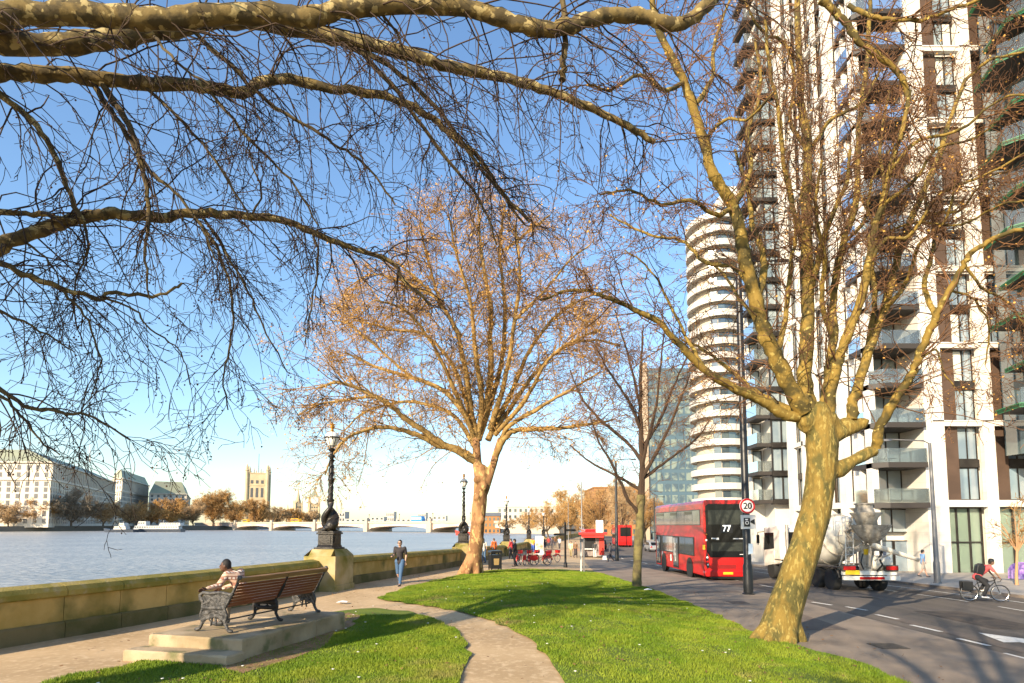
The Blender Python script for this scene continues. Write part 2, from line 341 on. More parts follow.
# road markings
def quad_on(name, pts, dz=-.108, parent=None, **kw):
    return sheet(name, pts, lambda x, y: G(x, y)+dz, M_line, np.array([]), np.array([]), .5, kind='structure', parent=parent)
def dash(x0, y0, x1, y1, w=.12):
    t = Vector((x1-x0, y1-y0)).normalized(); n = Vector((t.y, -t.x))*w/2
    return quad_on('lane_marking', [(x0-n.x, y0-n.y), (x0+n.x, y0+n.y), (x1+n.x, y1+n.y), (x1-n.x, y1-n.y)])
for a, b in [((762,590),(790,594)), ((812,599),(832,602)), ((846,603.5),(867,607)), ((876,611),(898,615.5)), ((911,621),(941,627.5)), ((958,634),(989,641)), ((1003,648),(1040,657))]:
    p, q = gp(*a), gp(*b); dash(p.x, p.y, q.x, q.y, .15)
for k in range(9): dash(12.5-.02*k, 28+k*5.5, 12.45, 30.5+k*5.5, .14)
dash(19.8, 4, 19.9, 60, .12)
for k in range(12): dash(17.7, 6+k*4.4, 17.75, 9+k*4.4, .11)
def patch(name, pts, m, dz=-.112): return sheet(name, pts, lambda x, y: G(x, y)+dz, m, np.array([]), np.array([]), .5, kind='structure')
M_pt = mat('road_repair', (.085,.063,.047), .9, c2=(.045,.038,.032), scale=2, bump=.4, bscale=80); M_pt2 = mat('road_repair_pale', (.17,.13,.10), .9, c2=(.14,.11,.085), scale=2, bump=.4, bscale=80)
patch('road_repair', [(13.4,17),(15.2,17.1),(15.1,20.6),(13.5,20.5)], M_pt); patch('road_repair', [(10.6,22),(11.3,22),(11.35,33),(10.7,33)], M_pt2); patch('road_repair', [(17.9,24),(19.2,24.2),(19.1,29),(18,28.8)], M_pt); patch('road_repair', [(11.4,12.5),(11.9,12.5),(12.0,19),(11.5,19)], M_pt2)
patch('footway_repair', [(7.4,15.5),(8.6,15.6),(8.7,18.2),(7.5,18.1)], mat('footway_repair', (.13,.10,.08), .9, c2=(.16,.12,.09), scale=3, bump=.4, bscale=70), .018); patch('footway_repair', [(6.9,24),(9.2,24.2),(9.2,25),(6.9,24.8)], MATS['footway_repair'], .018)
for x, y in ((10.55,15.2),(10.5,27),(14.4,24.5)):
    q = MB(); z = float(G(x, y))-.118; q.box(x-.22,x+.22,y-.3,y+.3,z-.02,z+.008)
    for k in range(6): q.box(x-.18,x+.18,y-.25+k*.09,y-.21+k*.09,z+.008,z+.014)
    q.build('drain_cover', M_iron0, kind='structure')
for x, y in ((8.3,13.5),(7.8,21.0)):
    q = MB(); z = float(G(x, y)); q.box(x-.3,x+.3,y-.3,y+.3,z,z+.022); q.build('manhole_cover', M_iron0, kind='structure')
p = gp(1010, 638)
ar = [(-.12,-1.6),(.12,-1.6),(.12,.2),(.42,.2),(0,1.5),(-.42,.2),(-.12,.2)]
ca, sa = math.cos(R(8)), math.sin(R(8))
quad_on('road_arrow', [(p.x+.5+a*1.5*ca-b*sa, p.y-.1+a*1.5*sa+b*ca) for a, b in ar])
# ---------------------------------------------------------------- river wall with lamp piers
M_wall = mat('wall_stone', (.54,.37,.13), .9, c2=(.40,.27,.07), scale=1.1, c3=(.10,.105,.022), s3=.7, t3=(.50,.66), bump=.5, bscale=20)
M_cope = mat('mossy_coping', (.33,.25,.06), .9, c2=(.21,.18,.03), scale=1.6, c3=(.34,.27,.12), s3=5, t3=(.55,.7), bump=.6, bscale=25)
M_low = mat('damp_base_course', (.10,.095,.03), .95, c2=(.19,.15,.07), scale=1.2, bump=.6, bscale=20)
river_wall = empty('river_wall', (-6.75,21.5,0), 0, 'low mossy stone embankment wall running along the river', 'wall')
def loft(pts, prof, gap=0):                           # prof (out towards land, height over paving)
    vs = []; fs = []; n = len(prof)
    for i, p in enumerate(pts):
        t = (pts[min(i+1, len(pts)-1)]-pts[max(i-1, 0)]); t.z = 0; t.normalize(); nn = Vector((t.y, -t.x, 0))
        for o_, z_ in prof: q = p+nn*o_; vs.append((q.x, q.y, float(G(p.x+.3, p.y))+z_))
    for i in range(len(pts)-1):
        for k in range(n): fs.append((i*n+k, i*n+(k+1) % n, (i+1)*n+(k+1) % n, (i+1)*n+k))
    fs.append(tuple(range(n))[::-1]); fs.append(tuple((len(pts)-1)*n+k for k in range(n))); return vs, fs
rp = [Vector(q) for q in resample([tuple(p) for p in wl], .9)]
def wallpart(name, prof, m, bev=0, joints=0):
    mb = MB(); near = [p for p in rp if p.y < 130]
    if joints:
        for i in range(0, len(near)-joints, joints):
            seg = [v.copy() for v in near[i:i+joints+1]]; d = (seg[1]-seg[0]).normalized()*.007
            seg[0] += d; seg[-1] -= d; mb.add(*loft(seg, prof))
    else: mb.add(*loft(near, prof))
    o = mb.build(name, m, river_wall, bevel=bev); o.matrix_parent_inverse = Matrix.Translation((6.75,-21.5,0)); return o
wallpart('wall_body', [(-.45,-2.5),(-.45,.84),(0,.84),(0,.0)], M_wall, 0, 2)
wallpart('base_course', [(-.2,-.1),(-.2,.34),(.04,.34),(.075,.30),(.075,-.1)], M_low, 0, 2)
wallpart('coping', [(-.55,.84),(-.58,.92),(-.52,1.06),(-.2,1.12),(.03,1.06),(.10,.97),(.10,.87),(.06,.84)], M_cope, 0, 2)
mb = MB(); mb.add(*loft([p for p in rp if p.y > 128], [(-.45,-2.5),(-.45,1.1),(0,1.1),(0,0)]))
o = mb.build('far_wall', M_wall, river_wall); o.matrix_parent_inverse = Matrix.Translation((6.75,-21.5,0))
def wall_at(y):
    for a, b in zip(wl[:-1], wl[1:]):
        if a.y <= y <= b.y:
            t = (y-a.y)/(b.y-a.y); p = a.lerp(b, t); d = (b-a).normalized(); return p, math.atan2(d.y, d.x)
M_pier = mat('pier_stone', (.42,.32,.17), .9, c2=(.30,.23,.08), scale=1.5, c3=(.16,.14,.02), s3=1.2, t3=(.5,.66), bump=.4, bscale=25)
M_iron = mat('black_cast_iron', (.018,.016,.014), .38, .3, c2=(.035,.03,.024), scale=8, bump=.5, bscale=30)
M_glow = mat('lamp_glass', (.75,.74,.68), .15, spec=.6)
M_gold = mat('gilt_crown', (.55,.27,.05), .4, .6)
def lamp():
    t = empty('embankment_lamp', (0,0,0), 0, '-', 'street lamp', 'cast iron dolphin lamps along the river wall')
    mb = MB(); mb.box(-.44,.44,-.44,.44,0,.07); mb.prism([(-.42,.07),(.42,.07),(.34,.17),(-.34,.17)], -.34, .34, 1)
    mb.box(-.33,.33,-.33,.33,.17,.62); mb.box(-.38,.38,-.38,.38,.62,.70); mb.box(-.34,.34,-.34,.34,.70,.76)
    for s in (-1, 1):
        mb.box(-.24,.24,s*.335-.02,s*.335+.02,.25,.55); mb.box(s*.335-.02,s*.335+.02,-.24,.24,.25,.55)
    mb.build('pedestal', M_iron, t, bevel=.012)
    parts = []
    for s in (0, 1):
        pr = None
        for k in range(34):
            f = k/33; an = math.pi*s+f*4.6+.5; rad = .19*(1-f)**.8+.07; z = .92+1.2*f**.95
            r_ = .165*(1-f)**1.1+.04+(.04 if k in (2,3,4) else 0); p = (rad*math.cos(an), rad*math.sin(an), z)
            if pr: parts.append(('s', pr[0], p, pr[1], r_))
            pr = (p, r_)
        a0 = math.pi*s+.5
        parts += [('e', (.30*math.cos(a0-.25), .30*math.sin(a0-.25), .90), (.17,.17,.13)), ('e', (.43*math.cos(a0-.45), .43*math.sin(a0-.45), .84), (.09,.09,.06)),
                  ('s', (.2*math.cos(a0+1.2), .2*math.sin(a0+1.2), 1.25), (.36*math.cos(a0+1.3), .36*math.sin(a0+1.3), 1.45), .05, .015)]
    parts.append(('s', (0,0,.7), (0,0,2.1), .14, .09)); parts.append(('e', (0,0,.80), (.34,.34,.1)))
    blob('dolphins', parts, .028, M_iron, t, 1)
    prof = [(.12,2.0),(.15,2.05),(.15,2.1),(.10,2.14),(.095,2.6),(.10,2.9),(.13,2.93),(.13,3.0),(.085,3.04),(.075,3.6),(.085,3.9),(.14,3.95),(.14,4.0),(.06,4.05),(.055,4.15),(.11,4.2),(.15,4.27),(.04,4.34)]
    mb = MB(); mb.lathe(prof, n=18)
    for s in (0, 1, 2):
        pts = [((.088+.004)*math.cos(2.1*s+k*.42), (.092)*math.sin(2.1*s+k*.42), 2.15+k*.06) for k in range(29)]; mb.tube(pts, .022, 5)
    mb.build('column', M_iron, t, smooth=True)
    fr = MB(); fr.torus((0,0,4.78), .30, .028, 'z', 24, 6); fr.torus((0,0,4.42), .12, .02, 'z', 20, 6)
    for k in range(6):
        an = k*math.pi/3; c, s = math.cos(an), math.sin(an)
        fr.tube([(.12*c,.12*s,4.3), (.13*c,.13*s,4.42), (.24*c,.24*s,4.6), (.30*c,.30*s,4.78)], .014, 5)
    ln = fr.build('lantern', M_iron, t, smooth=True)
    MB().lathe([(.10,4.38),(.16,4.46),(.24,4.6),(.28,4.78),(.28,4.80),(.26,4.90),(.19,4.99),(.09,5.04),(.0,5.05)], n=24).build('glass', M_glow, ln, smooth=True)
    cr = MB().lathe([(.09,5.03),(.10,5.07),(.06,5.10),(.05,5.16),(.09,5.2),(.1,5.26),(.07,5.29),(.09,5.36),(.05,5.38),(.02,5.44),(.0,5.48)], n=14)
    for k in range(6): an = k*1.047; cr.ball((.085*math.cos(an), .085*math.sin(an), 5.36), .026, 6, 4)
    cr.build('crown', M_gold, ln, smooth=True)
    return t
LAMP = lamp(); labs = ['black dolphin lamp on the stone pier right behind the bench, nearest of the row',
 'second lamp along the wall, seen just left of the big tree trunk', 'third dolphin lamp of the row, behind the litter bin and bikes',
 'fourth dolphin lamp of the row, above the hire bikes', 'farthest small dolphin lamp before the brown trees']
first = True
for y, lab in zip([21.9, 40, 61, 84.5, 108], labs):
    p, a = wall_at(y); g = float(G(p.x+.3, p.y)); nrm = Vector((math.sin(a), -math.cos(a), 0)); c = p+nrm*.0
    pb = MB(Matrix.Translation((c.x+nrm.x*.04, c.y+nrm.y*.04, g)) @ Matrix.Rotation(a, 4, 'Z'))
    pb.box(-.66,.66,-.62,.62,-1,1.22); pb.prism([(-.66,1.22),(.66,1.22),(.44,1.46),(-.44,1.46)], -.44, .44, 1)
    pb.add([(-.66,-.62,1.22),(.66,-.62,1.22),(.44,-.44,1.462),(-.44,-.44,1.462)], [(0,1,2,3)]); pb.add([(-.66,.62,1.22),(.66,.62,1.22),(.44,.44,1.462),(-.44,.44,1.462)], [(3,2,1,0)])
    pb.box(-.70,.70,-.66,.66,-1,.20)
    o = pb.build('lamp_pier', M_pier, river_wall, bevel=.012); o.matrix_parent_inverse = Matrix.Translation((6.75,-21.5,0))
    t = LAMP if first else copy_tree(LAMP); first = False
    t["label"] = lab; t.scale = (.9,.9,.85); t.location = (c.x+nrm.x*.04, c.y+nrm.y*.04, g+1.46); t.rotation_euler.z = a
# ================================================================ BUILDINGS
M_white = mat('white_stone', (.74,.70,.63), .6, c2=(.66,.62,.56), scale=.6, bump=.15, bscale=12)
joints(M_white, 1.4, .75); M_white2 = mat('white_cladding', (.70,.66,.58), .6, c2=(.62,.58,.51), scale=.15)
joints(M_white2, 1.8, .9, .8); M_brown = mat('bronze_panel', (.11,.07,.05), .5, .2, c2=(.085,.055,.04), scale=.6)
M_dark = mat('dark_metal', (.035,.03,.028), .4, .5, c2=(.05,.045,.04), scale=2)
M_glass = mat('window_glass', (.045,.065,.075), .04, c2=(.09,.12,.12), scale=.23, lo=.45, hi=.55, spec=1.0, ior=1.7)
M_glass2 = mat('pale_window_glass', (.16,.22,.27), .05, c2=(.30,.36,.38), scale=.3, lo=.4, hi=.6, spec=1.0, ior=1.8)
M_balg = mat('balcony_glass', (.34,.38,.38), .04, trans=.85, spec=.8)
M_shopg = mat('lobby_glass', (.40,.50,.40), .04, trans=.6, spec=.8)
M_blind = mat('blind', (.62,.62,.55), .8)
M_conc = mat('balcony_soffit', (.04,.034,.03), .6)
M_green = mat('green_fascia', (.015,.15,.05), .35)
def windows(items, root, mframe, name='window', pane=None):
    """items: (frame MB, pane MB) each; nearest hundred are parts, the rest one part"""
    items = sorted(items, key=lambda q: q[2])
    for fr, pn, _ in items[:100]:
        if fr is None: pn.build(name, pane or M_glass, root); continue
        f = fr.build(name, mframe, root); pn.build('pane', pane or M_glass, f)
    if len(items) > 100:
        F, Pn = MB(), MB()
        for fr, pn, _ in items[100:]:
            if fr: F.add(fr.v, fr.f)
            Pn.add(pn.v, pn.f)
        if F.v:
            f = F.build(name, mframe, root, kind='stuff'); Pn.build('pane', pane or M_glass, f, kind='stuff')
        else: Pn.build(name, pane or M_glass, root, kind='stuff')
def win(M, u0, u1, z0, z1, v=0.0, mull=1, bars=0, fw=.07, d=.10):
    """window lying in the plane v of frame M; frame bars stand d proud"""
    f = MB(M); p = MB(M)
    f.box(u0,u1,v,v+d,z0,z0+fw); f.box(u0,u1,v,v+d,z1-fw,z1); f.box(u0,u0+fw,v,v+d,z0+fw,z1-fw); f.box(u1-fw,u1,v,v+d,z0+fw,z1-fw)
    for k in range(mull): c = u0+(u1-u0)*(k+1)/(mull+1); f.box(c-fw/2,c+fw/2,v+.004,v+d-.004,z0+fw,z1-fw)
    for k in range(bars): c = z0+(z1-z0)*(k+1)/(bars+1); f.box(u0+fw,u1-fw,v+.008,v+d-.008,c-fw/2,c+fw/2)
    p.box(u0+.01,u1-.01,v-.02,v+.02,z0+.01,z1-.01); c = M @ Vector(((u0+u1)/2, v, (z0+z1)/2)); return (f, p, (c-Vector((0,0,2.8))).length)
# ---- the big white residential block on the right
XL, YF, YB = 27.6, 45.0, 58.7
Z0 = -1.1; GF = 5.75; ST = 3.0; NP = 10                   # ground floor then NP pairs of storeys
blk = empty('apartment_block', (XL+8, YF+7, Z0), 0, 'tall white stone apartment block with bronze window panels and dark corner balconies', 'building')
mI = Matrix.Translation((-(XL+8), -(YF+7), -Z0))
def bb(mb, name, m, **kw):
    o = mb.build(name, m, blk, **kw); o.matrix_parent_inverse = mI; return o
FF = frame((XL, YF, Z0), (1, 0)); FL = frame((XL, YB, Z0), (0, -1))    # front face: v towards camera; left face: v towards the road
TOP = GF+NP*2*ST
core = MB(); core.box(XL+3.9, 60, YF+.75, 60, Z0-1, Z0+TOP); core.box(XL+.75, 60, YF+2.85, 60, Z0-1, Z0+TOP); core.box(XL+4.2, 60, YF+.50, YF+.76, Z0-1, Z0+TOP); core.box(XL+.50, XL+.76, YF+3.0, YB, Z0-1, Z0+TOP)
bb(core, 'wall', M_white2)
W = []; st = MB(); PAN = []; SPD = []
class Pieces:
    def __init__(s, L): s.L = L; s.M = None
    def box(s, *a): s.L.append(MB(s.M).box(*a)); return s
pan = Pieces(PAN); spd = Pieces(SPD)
def pieces(L, name, m, root, inv):
    L = sorted(L, key=lambda q: (Vector(q.v[0])-Vector((0,0,2.8))).length); rest = MB()
    for q in L[:100]: o = q.build(name, m, root); o.matrix_parent_inverse = inv
    for q in L[100:]: rest.add(q.v, q.f)
    if rest.v: o = rest.build(name, m, root, kind='stuff'); o.matrix_parent_inverse = inv
def zz(k): return GF+k*2*ST
# front face piers from u=4.0 (after the balcony corner): pier, panel, window ...
bays = [4.0+3.75*k for k in range(7)]
for b in bays:
    st.M = FF; st.box(b, b+.85, .0, .42, 0 if 0 else -.6, TOP)
for k in range(NP):
    st.M = FF; st.box(3.4, 30, .0, .36, zz(k)-.42, zz(k))
    st.box(3.4, 30, .36, .42, zz(k)-.10, zz(k)+.0)
    for j, b in enumerate(bays[:-1]):
        a = b+.85; e = b+3.75; z0, z1 = zz(k), zz(k+1)-.42; mid = (z0+z1)/2
        flip = (k*3+j) % 5 == 2
        pu = (a, a+1.35) if not flip else (e-1.35, e); wu = (a+1.37, e-.02) if not flip else (a+.02, e-1.37)
        pan.M = FF; pan.box(pu[0], pu[1], -.32, -.12, z0, z1)
        for q in range(1, 3): spd.M = FF
        spd.box(wu[0], wu[1], -.40, -.10, mid-.30, mid+.30)
        W.append(win(FF, wu[0], wu[1], z0+.02, mid-.30, -.34)); W.append(win(FF, wu[0], wu[1], mid+.30, z1-.02, -.34))
st.M = FF; st.box(3.4, 30, .0, .46, GF-.5, GF); 
# ground floor shop / lobby windows on the front
gd = []
for j, b in enumerate(bays[:-1]):
    a = b+.85; e = b+3.75
    gd.append(win(FF, a+.03, e-.03, .0, GF-.52, -.34, mull=2 if j != 1 else 1, bars=1, fw=.10, d=.16))
# left face: 3 deep bays with piers and thin fins
lb = [(0, 4.6), (4.6, 9.2), (9.2, 13.0)]
for a, e in lb:
    st.M = FL; st.box(a, a+.95, 0, .5, -.6, TOP)
    st.box(a+2.55, a+2.85, 0, .34, GF, TOP)
    for k in range(NP):
        z0, z1 = zz(k), zz(k+1)-.42; mid = (z0+z1)/2
        st.box(a+.95, e, .0, .34, zz(k)-.42, zz(k))
        pan.M = FL; pan.box(a+2.1, a+2.55, -.3, .06, z0, z1); 
        spd.M = FL; spd.box(a+.97, a+2.1, -.4, .0, mid-.28, mid+.28); spd.box(a+2.85, e-.02, -.4, .0, mid-.28, mid+.28)
        for u0, u1 in ((a+.97, a+2.08), (a+2.87, e-.04)):
            W.append(win(FL, u0, u1, z0+.02, mid-.28, -.30, mull=0 if u1-u0 < 1.3 else 1)); W.append(win(FL, u0, u1, mid+.28, z1-.02, -.30, mull=0 if u1-u0 < 1.3 else 1))
    for u0, u1 in ((a+.97, a+2.5), (a+2.87, e-.04)): gd.append(win(FL, u0, u1, 0, GF-.5, -.30, mull=0, bars=1, fw=.1))
    st.box(a+.95, e, 0, .40, GF-.5, GF)
    st.box(a+1.9, a+2.87, -.3, .34, -.6, GF-.5)
st.box(13.0, 13.7, 0, .5, -.6, TOP)
bb(st, 'stone_frame', M_white); pieces(PAN, 'bronze_panel', M_brown, blk, mI); pieces(SPD, 'spandrel', M_dark, blk, mI)
# corner balconies
cw = []; MC = Matrix.Identity(4)
sold = MB(); sold.box(XL+3.3, XL+3.995, YF-.40, YF+3, Z0-1, Z0+TOP); sold.box(XL, XL+.95, YF+2.4, YF+3.3, Z0-1, Z0+TOP)
bb(sold, 'corner_pier', M_white)
FC = frame((XL+.9, YF+2.3, Z0), (1, -.0))
for k in range(2*NP):
    z = GF-.2+k*ST
    cw.append(win(FC, .15, 2.4, z+.28, z+2.75, -.2, mull=1))
    s = MB(); pts = [(XL-.5, YF+2.4), (XL-.5, YF-.1), (XL+.3, YF-.75), (XL+3.25, YF-.75), (XL+3.25, YF+2.2)]
    s.prism([(p[0], p[1]) for p in pts], Z0+z-.38, Z0+z, 2)
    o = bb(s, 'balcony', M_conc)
    r = MB(); rp_ = pts
    for a, b in zip(rp_[:-2], rp_[1:-1]): pass
    gl = MB()
    for a, b in zip(pts[:4], pts[1:5]):
        d = Vector((b[0]-a[0], b[1]-a[1])); n = Vector((-d.y, d.x)).normalized()*.02; i = Vector((d.y, -d.x)).normalized()*-.06
        q = [(a[0]+n.x+i.x, a[1]+n.y+i.y), (b[0]+n.x+i.x, b[1]+n.y+i.y), (b[0]-n.x+i.x, b[1]-n.y+i.y), (a[0]-n.x+i.x, a[1]-n.y+i.y)]
        gl.prism(q, Z0+z, Z0+z+1.05, 2)
    g_ = gl.build('glass_balustrade', M_balg, o)
    if k % 3 == 1:
        f = MB(); f.cbox((XL+1.2, YF+.6, Z0+z+.4), (.9, .5, .06)); f.cbox((XL+1.2, YF+.6, Z0+z+.2), (.1, .1, .38)); f.build('table', M_dark, o)
cbk = MB(); cbk.box(XL+.75, XL+3.4, YF+2.62, YF+2.85, Z0-1, Z0+TOP); bb(cbk, 'balcony_back_wall', M_white2)
cw.append(win(FC, .1, 1.3, 0, 2.7, .05, mull=0)); cw.append(win(FC, 1.35, 2.5, 0, 2.7, .05, mull=0)); cw.append(win(FC, .1, 2.5, 3.3, GF-.6, .05, mull=1))
allw = W+cw
items = sorted(allw, key=lambda q: q[2]); import itertools
def bwin(items, root, inv, mframe, pane, name='window'):
    before = set(bpy.data.objects); windows(items, root, mframe, name, pane)
    for o in bpy.data.objects:
        if o not in before and o.parent is root: o.matrix_parent_inverse = inv
bwin(items, blk, mI, M_dark, M_glass2)
for f, p, _ in gd:
    o = bb(f, 'shop_window', M_dark); p.build('pane', M_shopg, o)
# pale interior blinds behind some panes
BLN = []; bl = Pieces(BLN); rr = random.Random(5)
for f, p, _ in W:
    if rr.random() < .35:
        v = [Vector(q) for q in p.v]; lo = [min(q[i] for q in v) for i in range(3)]; hi = [max(q[i] for q in v) for i in range(3)]
        if hi[0]-lo[0] > hi[1]-lo[1]: c = lo[0]+(hi[0]-lo[0])*rr.choice([0, .5]); bl.box(c+.08, c+(hi[0]-lo[0])*.45, lo[1]-.012, lo[1]-.004, lo[2]+.1, hi[2]-.1)
        else: c = lo[1]+(hi[1]-lo[1])*rr.choice([0, .5]); bl.box(lo[0]-.012, lo[0]-.004, c+.08, c+(hi[1]-lo[1])*.45, lo[2]+.1, hi[2]-.1)
pieces(BLN, 'curtain', M_blind, blk, mI)
stairs = MB()                                          # green lit staircase seen in the lobby window
for k in range(9): stairs.box(XL+5.2+k*.25, XL+5.5+k*.25, YF+.32, YF+.34, Z0+.2+k*.45, Z0+.35+k*.45)
# ---- second volume of the same development: dark framed bay and glass balconies, farther along the road
b2 = empty('apartment_wing', (29, 66, Z0), 0, 'farther white and dark wing with stacked glass balconies on its left edge', 'building')
m2 = Matrix.Translation((-29, -66, -Z0))
def b2b(mb, name, m, **kw):
    o = mb.build(name, m, b2, **kw); o.matrix_parent_inverse = m2; return o
YW = 60.5; FW = frame((25.8, YW, Z0), (1, 0)); T2 = 66.0
b2b(MB().box(26.6, 58, YW+.3, 64.0, Z0-1, Z0+T2).box(25.3, 26.6, YW+2.6, 63.9, Z0-1, Z0+T2), 'wall', M_white2)
w2 = []; SL = []; sl = Pieces(SL); k = 0; z = 6.4
b2b(MB(FW).box(.5,3.0,.0,.5,-.6,3.6).box(2.55,3.4,0,.55,-.6,T2), 'white_base', M_white)
while z < T2-2.9:
    sl.M = FW; sl.box(.35, 2.55, -.1, .5, z-.45, z)
    w2.append(win(FW, .45, 2.5, z+.02, z+2.42, .12, mull=1, fw=.09, d=.2))
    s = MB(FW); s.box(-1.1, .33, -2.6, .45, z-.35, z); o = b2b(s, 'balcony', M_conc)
    g_ = MB(FW); g_.box(-1.08,.3,.38,.42,z,z+1.05); g_.box(-1.08,-1.04,-2.5,.38,z,z+1.05); g_.build('glass_balustrade', M_balg, o)
    w2.append(win(frame((25.8, YW+2.5, Z0), (1, 0)), -.45, .5, z+.02, z+2.4, .1, mull=0))
    z += 2.87
pieces(SL, 'spandrel', M_dark, b2, m2); bwin(w2, b2, m2, M_dark, M_glass2)
# ---- next tower to the right with green edged balconies
b3 = empty('glass_tower', (42, 38, Z0), 0, 'dark glass tower at the right edge with bright green balcony edges', 'building')
m3 = Matrix.Translation((-42, -38, -Z0))
def b3b(mb, name, m, **kw):
    o = mb.build(name, m, b3, **kw); o.matrix_parent_inverse = m3; return o
b3b(MB().box(36.6, 60, 36, 44.2, Z0+9, Z0+66), 'wall', M_glass)
b3b(MB().box(38, 39, 38, 39, Z0-1, Z0+9).box(50, 51, 38, 39, Z0-1, Z0+9), 'column', M_dark)
for k in range(17):
    z = Z0+11.9+k*3.05; o_ = .9*(k % 2)
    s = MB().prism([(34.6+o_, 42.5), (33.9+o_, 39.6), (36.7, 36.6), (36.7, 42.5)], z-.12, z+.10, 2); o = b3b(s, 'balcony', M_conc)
    e = MB()
    for a, b in (((34.6+o_, 42.5), (33.9+o_, 39.6)), ((33.9+o_, 39.6), (36.7, 36.6))):
        d = Vector((b[0]-a[0], b[1]-a[1])); n = Vector((d.y, -d.x)).normalized()
        e.prism([a, b, (b[0]+n.x*-.1, b[1]+n.y*-.1), (a[0]+n.x*-.1, a[1]+n.y*-.1)], z-.16, z+.16, 2)
    e.build('fascia', M_green, o)
    g_ = MB()
    a, b = (33.9+o_, 39.6), (36.7, 36.6); g_.prism([(a[0]+.15, a[1]+.0), (b[0], b[1]+.05), (b[0], b[1]+.09), (a[0]+.15, a[1]+.04)], z+.16, z+1.2, 2); g_.build('glass_balustrade', M_balg, o)
# ---- white banded round tower
tw = empty('round_tower', (52.6, 132, -1.4), 0, 'tall white round tower wrapped in curved balcony bands beyond the bus', 'building')
M_band = mat('cream_band', (.60,.56,.49), .5, c2=(.52,.48,.42), scale=.05)
def ell(cx, cy, rx, ry, a0, a1, n, sc=1): return [(cx+rx*sc*math.cos(a0+(a1-a0)*k/n), cy+ry*sc*math.sin(a0+(a1-a0)*k/n)) for k in range(n+1)]
def band(mb, cx, cy, rx, ry, z0, z1, t=.35, n=36):
    pts = ell(0, 0, rx, ry, 0, 2*math.pi, n)[:-1]; vs = []; fs = []
    for x, y in pts:
        for s_, z_ in ((1, z0), (1, z1), (1-t/rx, z1), (1-t/rx, z0)): vs.append((cx+x*s_, cy+y*s_, z_))
    for k in range(n):
        j = (k+1) % n
        for q in range(4): fs.append((4*k+q, 4*j+q, 4*j+(q+1) % 4, 4*k+(q+1) % 4))
    mb.add(vs, fs)
def plate(mb, cx, cy, rx, ry, z0, z1, n=36): mb.prism(ell(cx, cy, rx, ry, 0, 2*math.pi, n)[:-1], z0, z1, 2)
NF = 23; FH = 3.2
c1 = (-7.6, -1.5, 6.0, 7.5); c2_ = (1.5, 0, 8.5, 9.0)
wl_ = MB(); plate(wl_, c1[0], c1[1], c1[2]-1.3, c1[3]-1.3, -2, NF*FH); plate(wl_, c2_[0], c2_[1], c2_[2]-.5, c2_[3]-.5, -2, NF*FH+5); wl_.build('wall', mat('tower_wall', (.50,.43,.33), .6), tw)
wd = []
for k in range(NF):
    z = k*FH+3.0; b_ = MB(); plate(b_, c1[0], c1[1], c1[2], c1[3], z-.25, z); band(b_, c1[0], c1[1], c1[2]+.1, c1[3]+.1, z-.5, z+.85); b_.build('balcony', M_band, tw)
    b_ = MB(); band(b_, c2_[0], c2_[1], c2_[2], c2_[3], z-.45, z+.95, .6); b_.build('balcony_band', M_band, tw)
    for an in (-2.05, -1.72, -1.4, -1.1):
        for c_, rr_ in ((c1, 1.25), (c2_, .46)):
            if c_ is c2_ and an > -1.3: continue
            x = c_[0]+(c_[2]-rr_)*math.cos(an); y = c_[1]+(c_[3]-rr_)*math.sin(an)
            p = MB(Matrix.Translation((x, y, 0)) @ Matrix.Rotation(an+math.pi/2, 4, 'Z')); p.box(-.75,.75,-.06,.06,z+.95 if c_ is c2_ else z+.3,z+2.4)
            wd.append((None, p, k))
windows(wd, tw, M_dark, 'window', M_glass)
MB().box(-6,8,-6,6,NF*FH+4.9,NF*FH+8).build('roof_plant', M_white2, tw)
tw.scale = (.96,.96,.96)
# podium / low white parts around the tower
pod = empty('low_pavilion', (40, 86, -1.4), 0, 'low white canopy building behind the bus and truck', 'building')
MB().box(-7,9,0,10,0,4.2).box(-8.5,10,-1.2,11,4.2,4.9).build('wall', M_white2, pod)
for k in range(5): win(frame((40, 86, -1.4), (1, 0)), 0, 1, 0, 1)
fr_ = [win(frame((0, 0, 0), (1, 0)), -6.6+k*3.1, -4.0+k*3.1, .1, 3.9, .03, mull=1) for k in range(5)]
windows([(a, b, c) for a, b, c in fr_], pod, M_dark, 'window', M_shopg)
# ---- blue grey glass slab
gs = empty('glass_slab_block', (39.2, 165, -1.4), 0, 'blue grey glazed block with regular grid of windows left of the round tower', 'building')
M_bg = mat('blue_grey_cladding', (.085,.14,.18), .45); M_gc = mat('green_cream_pane', (.22,.27,.24), .3, c2=(.08,.12,.15), scale=.35, lo=.45, hi=.55)
MB().box(-1.5,13,0,7,-2,48).build('wall', M_bg, gs); MB().box(-3.2,-1.5,-.5,2,-2,49.5).build('stair_core', mat('pale_brown_core', (.42,.33,.24), .8), gs)
wd = []
for k in range(15):
    for j in range(7): p = MB(); p.box(-1.1+j*2.0, .4+j*2.0, -.08, .05, 1.0+k*3.1, 3.1+k*3.1); wd.append((None, p, k))
windows(wd, gs, M_dark, 'window', M_gc)
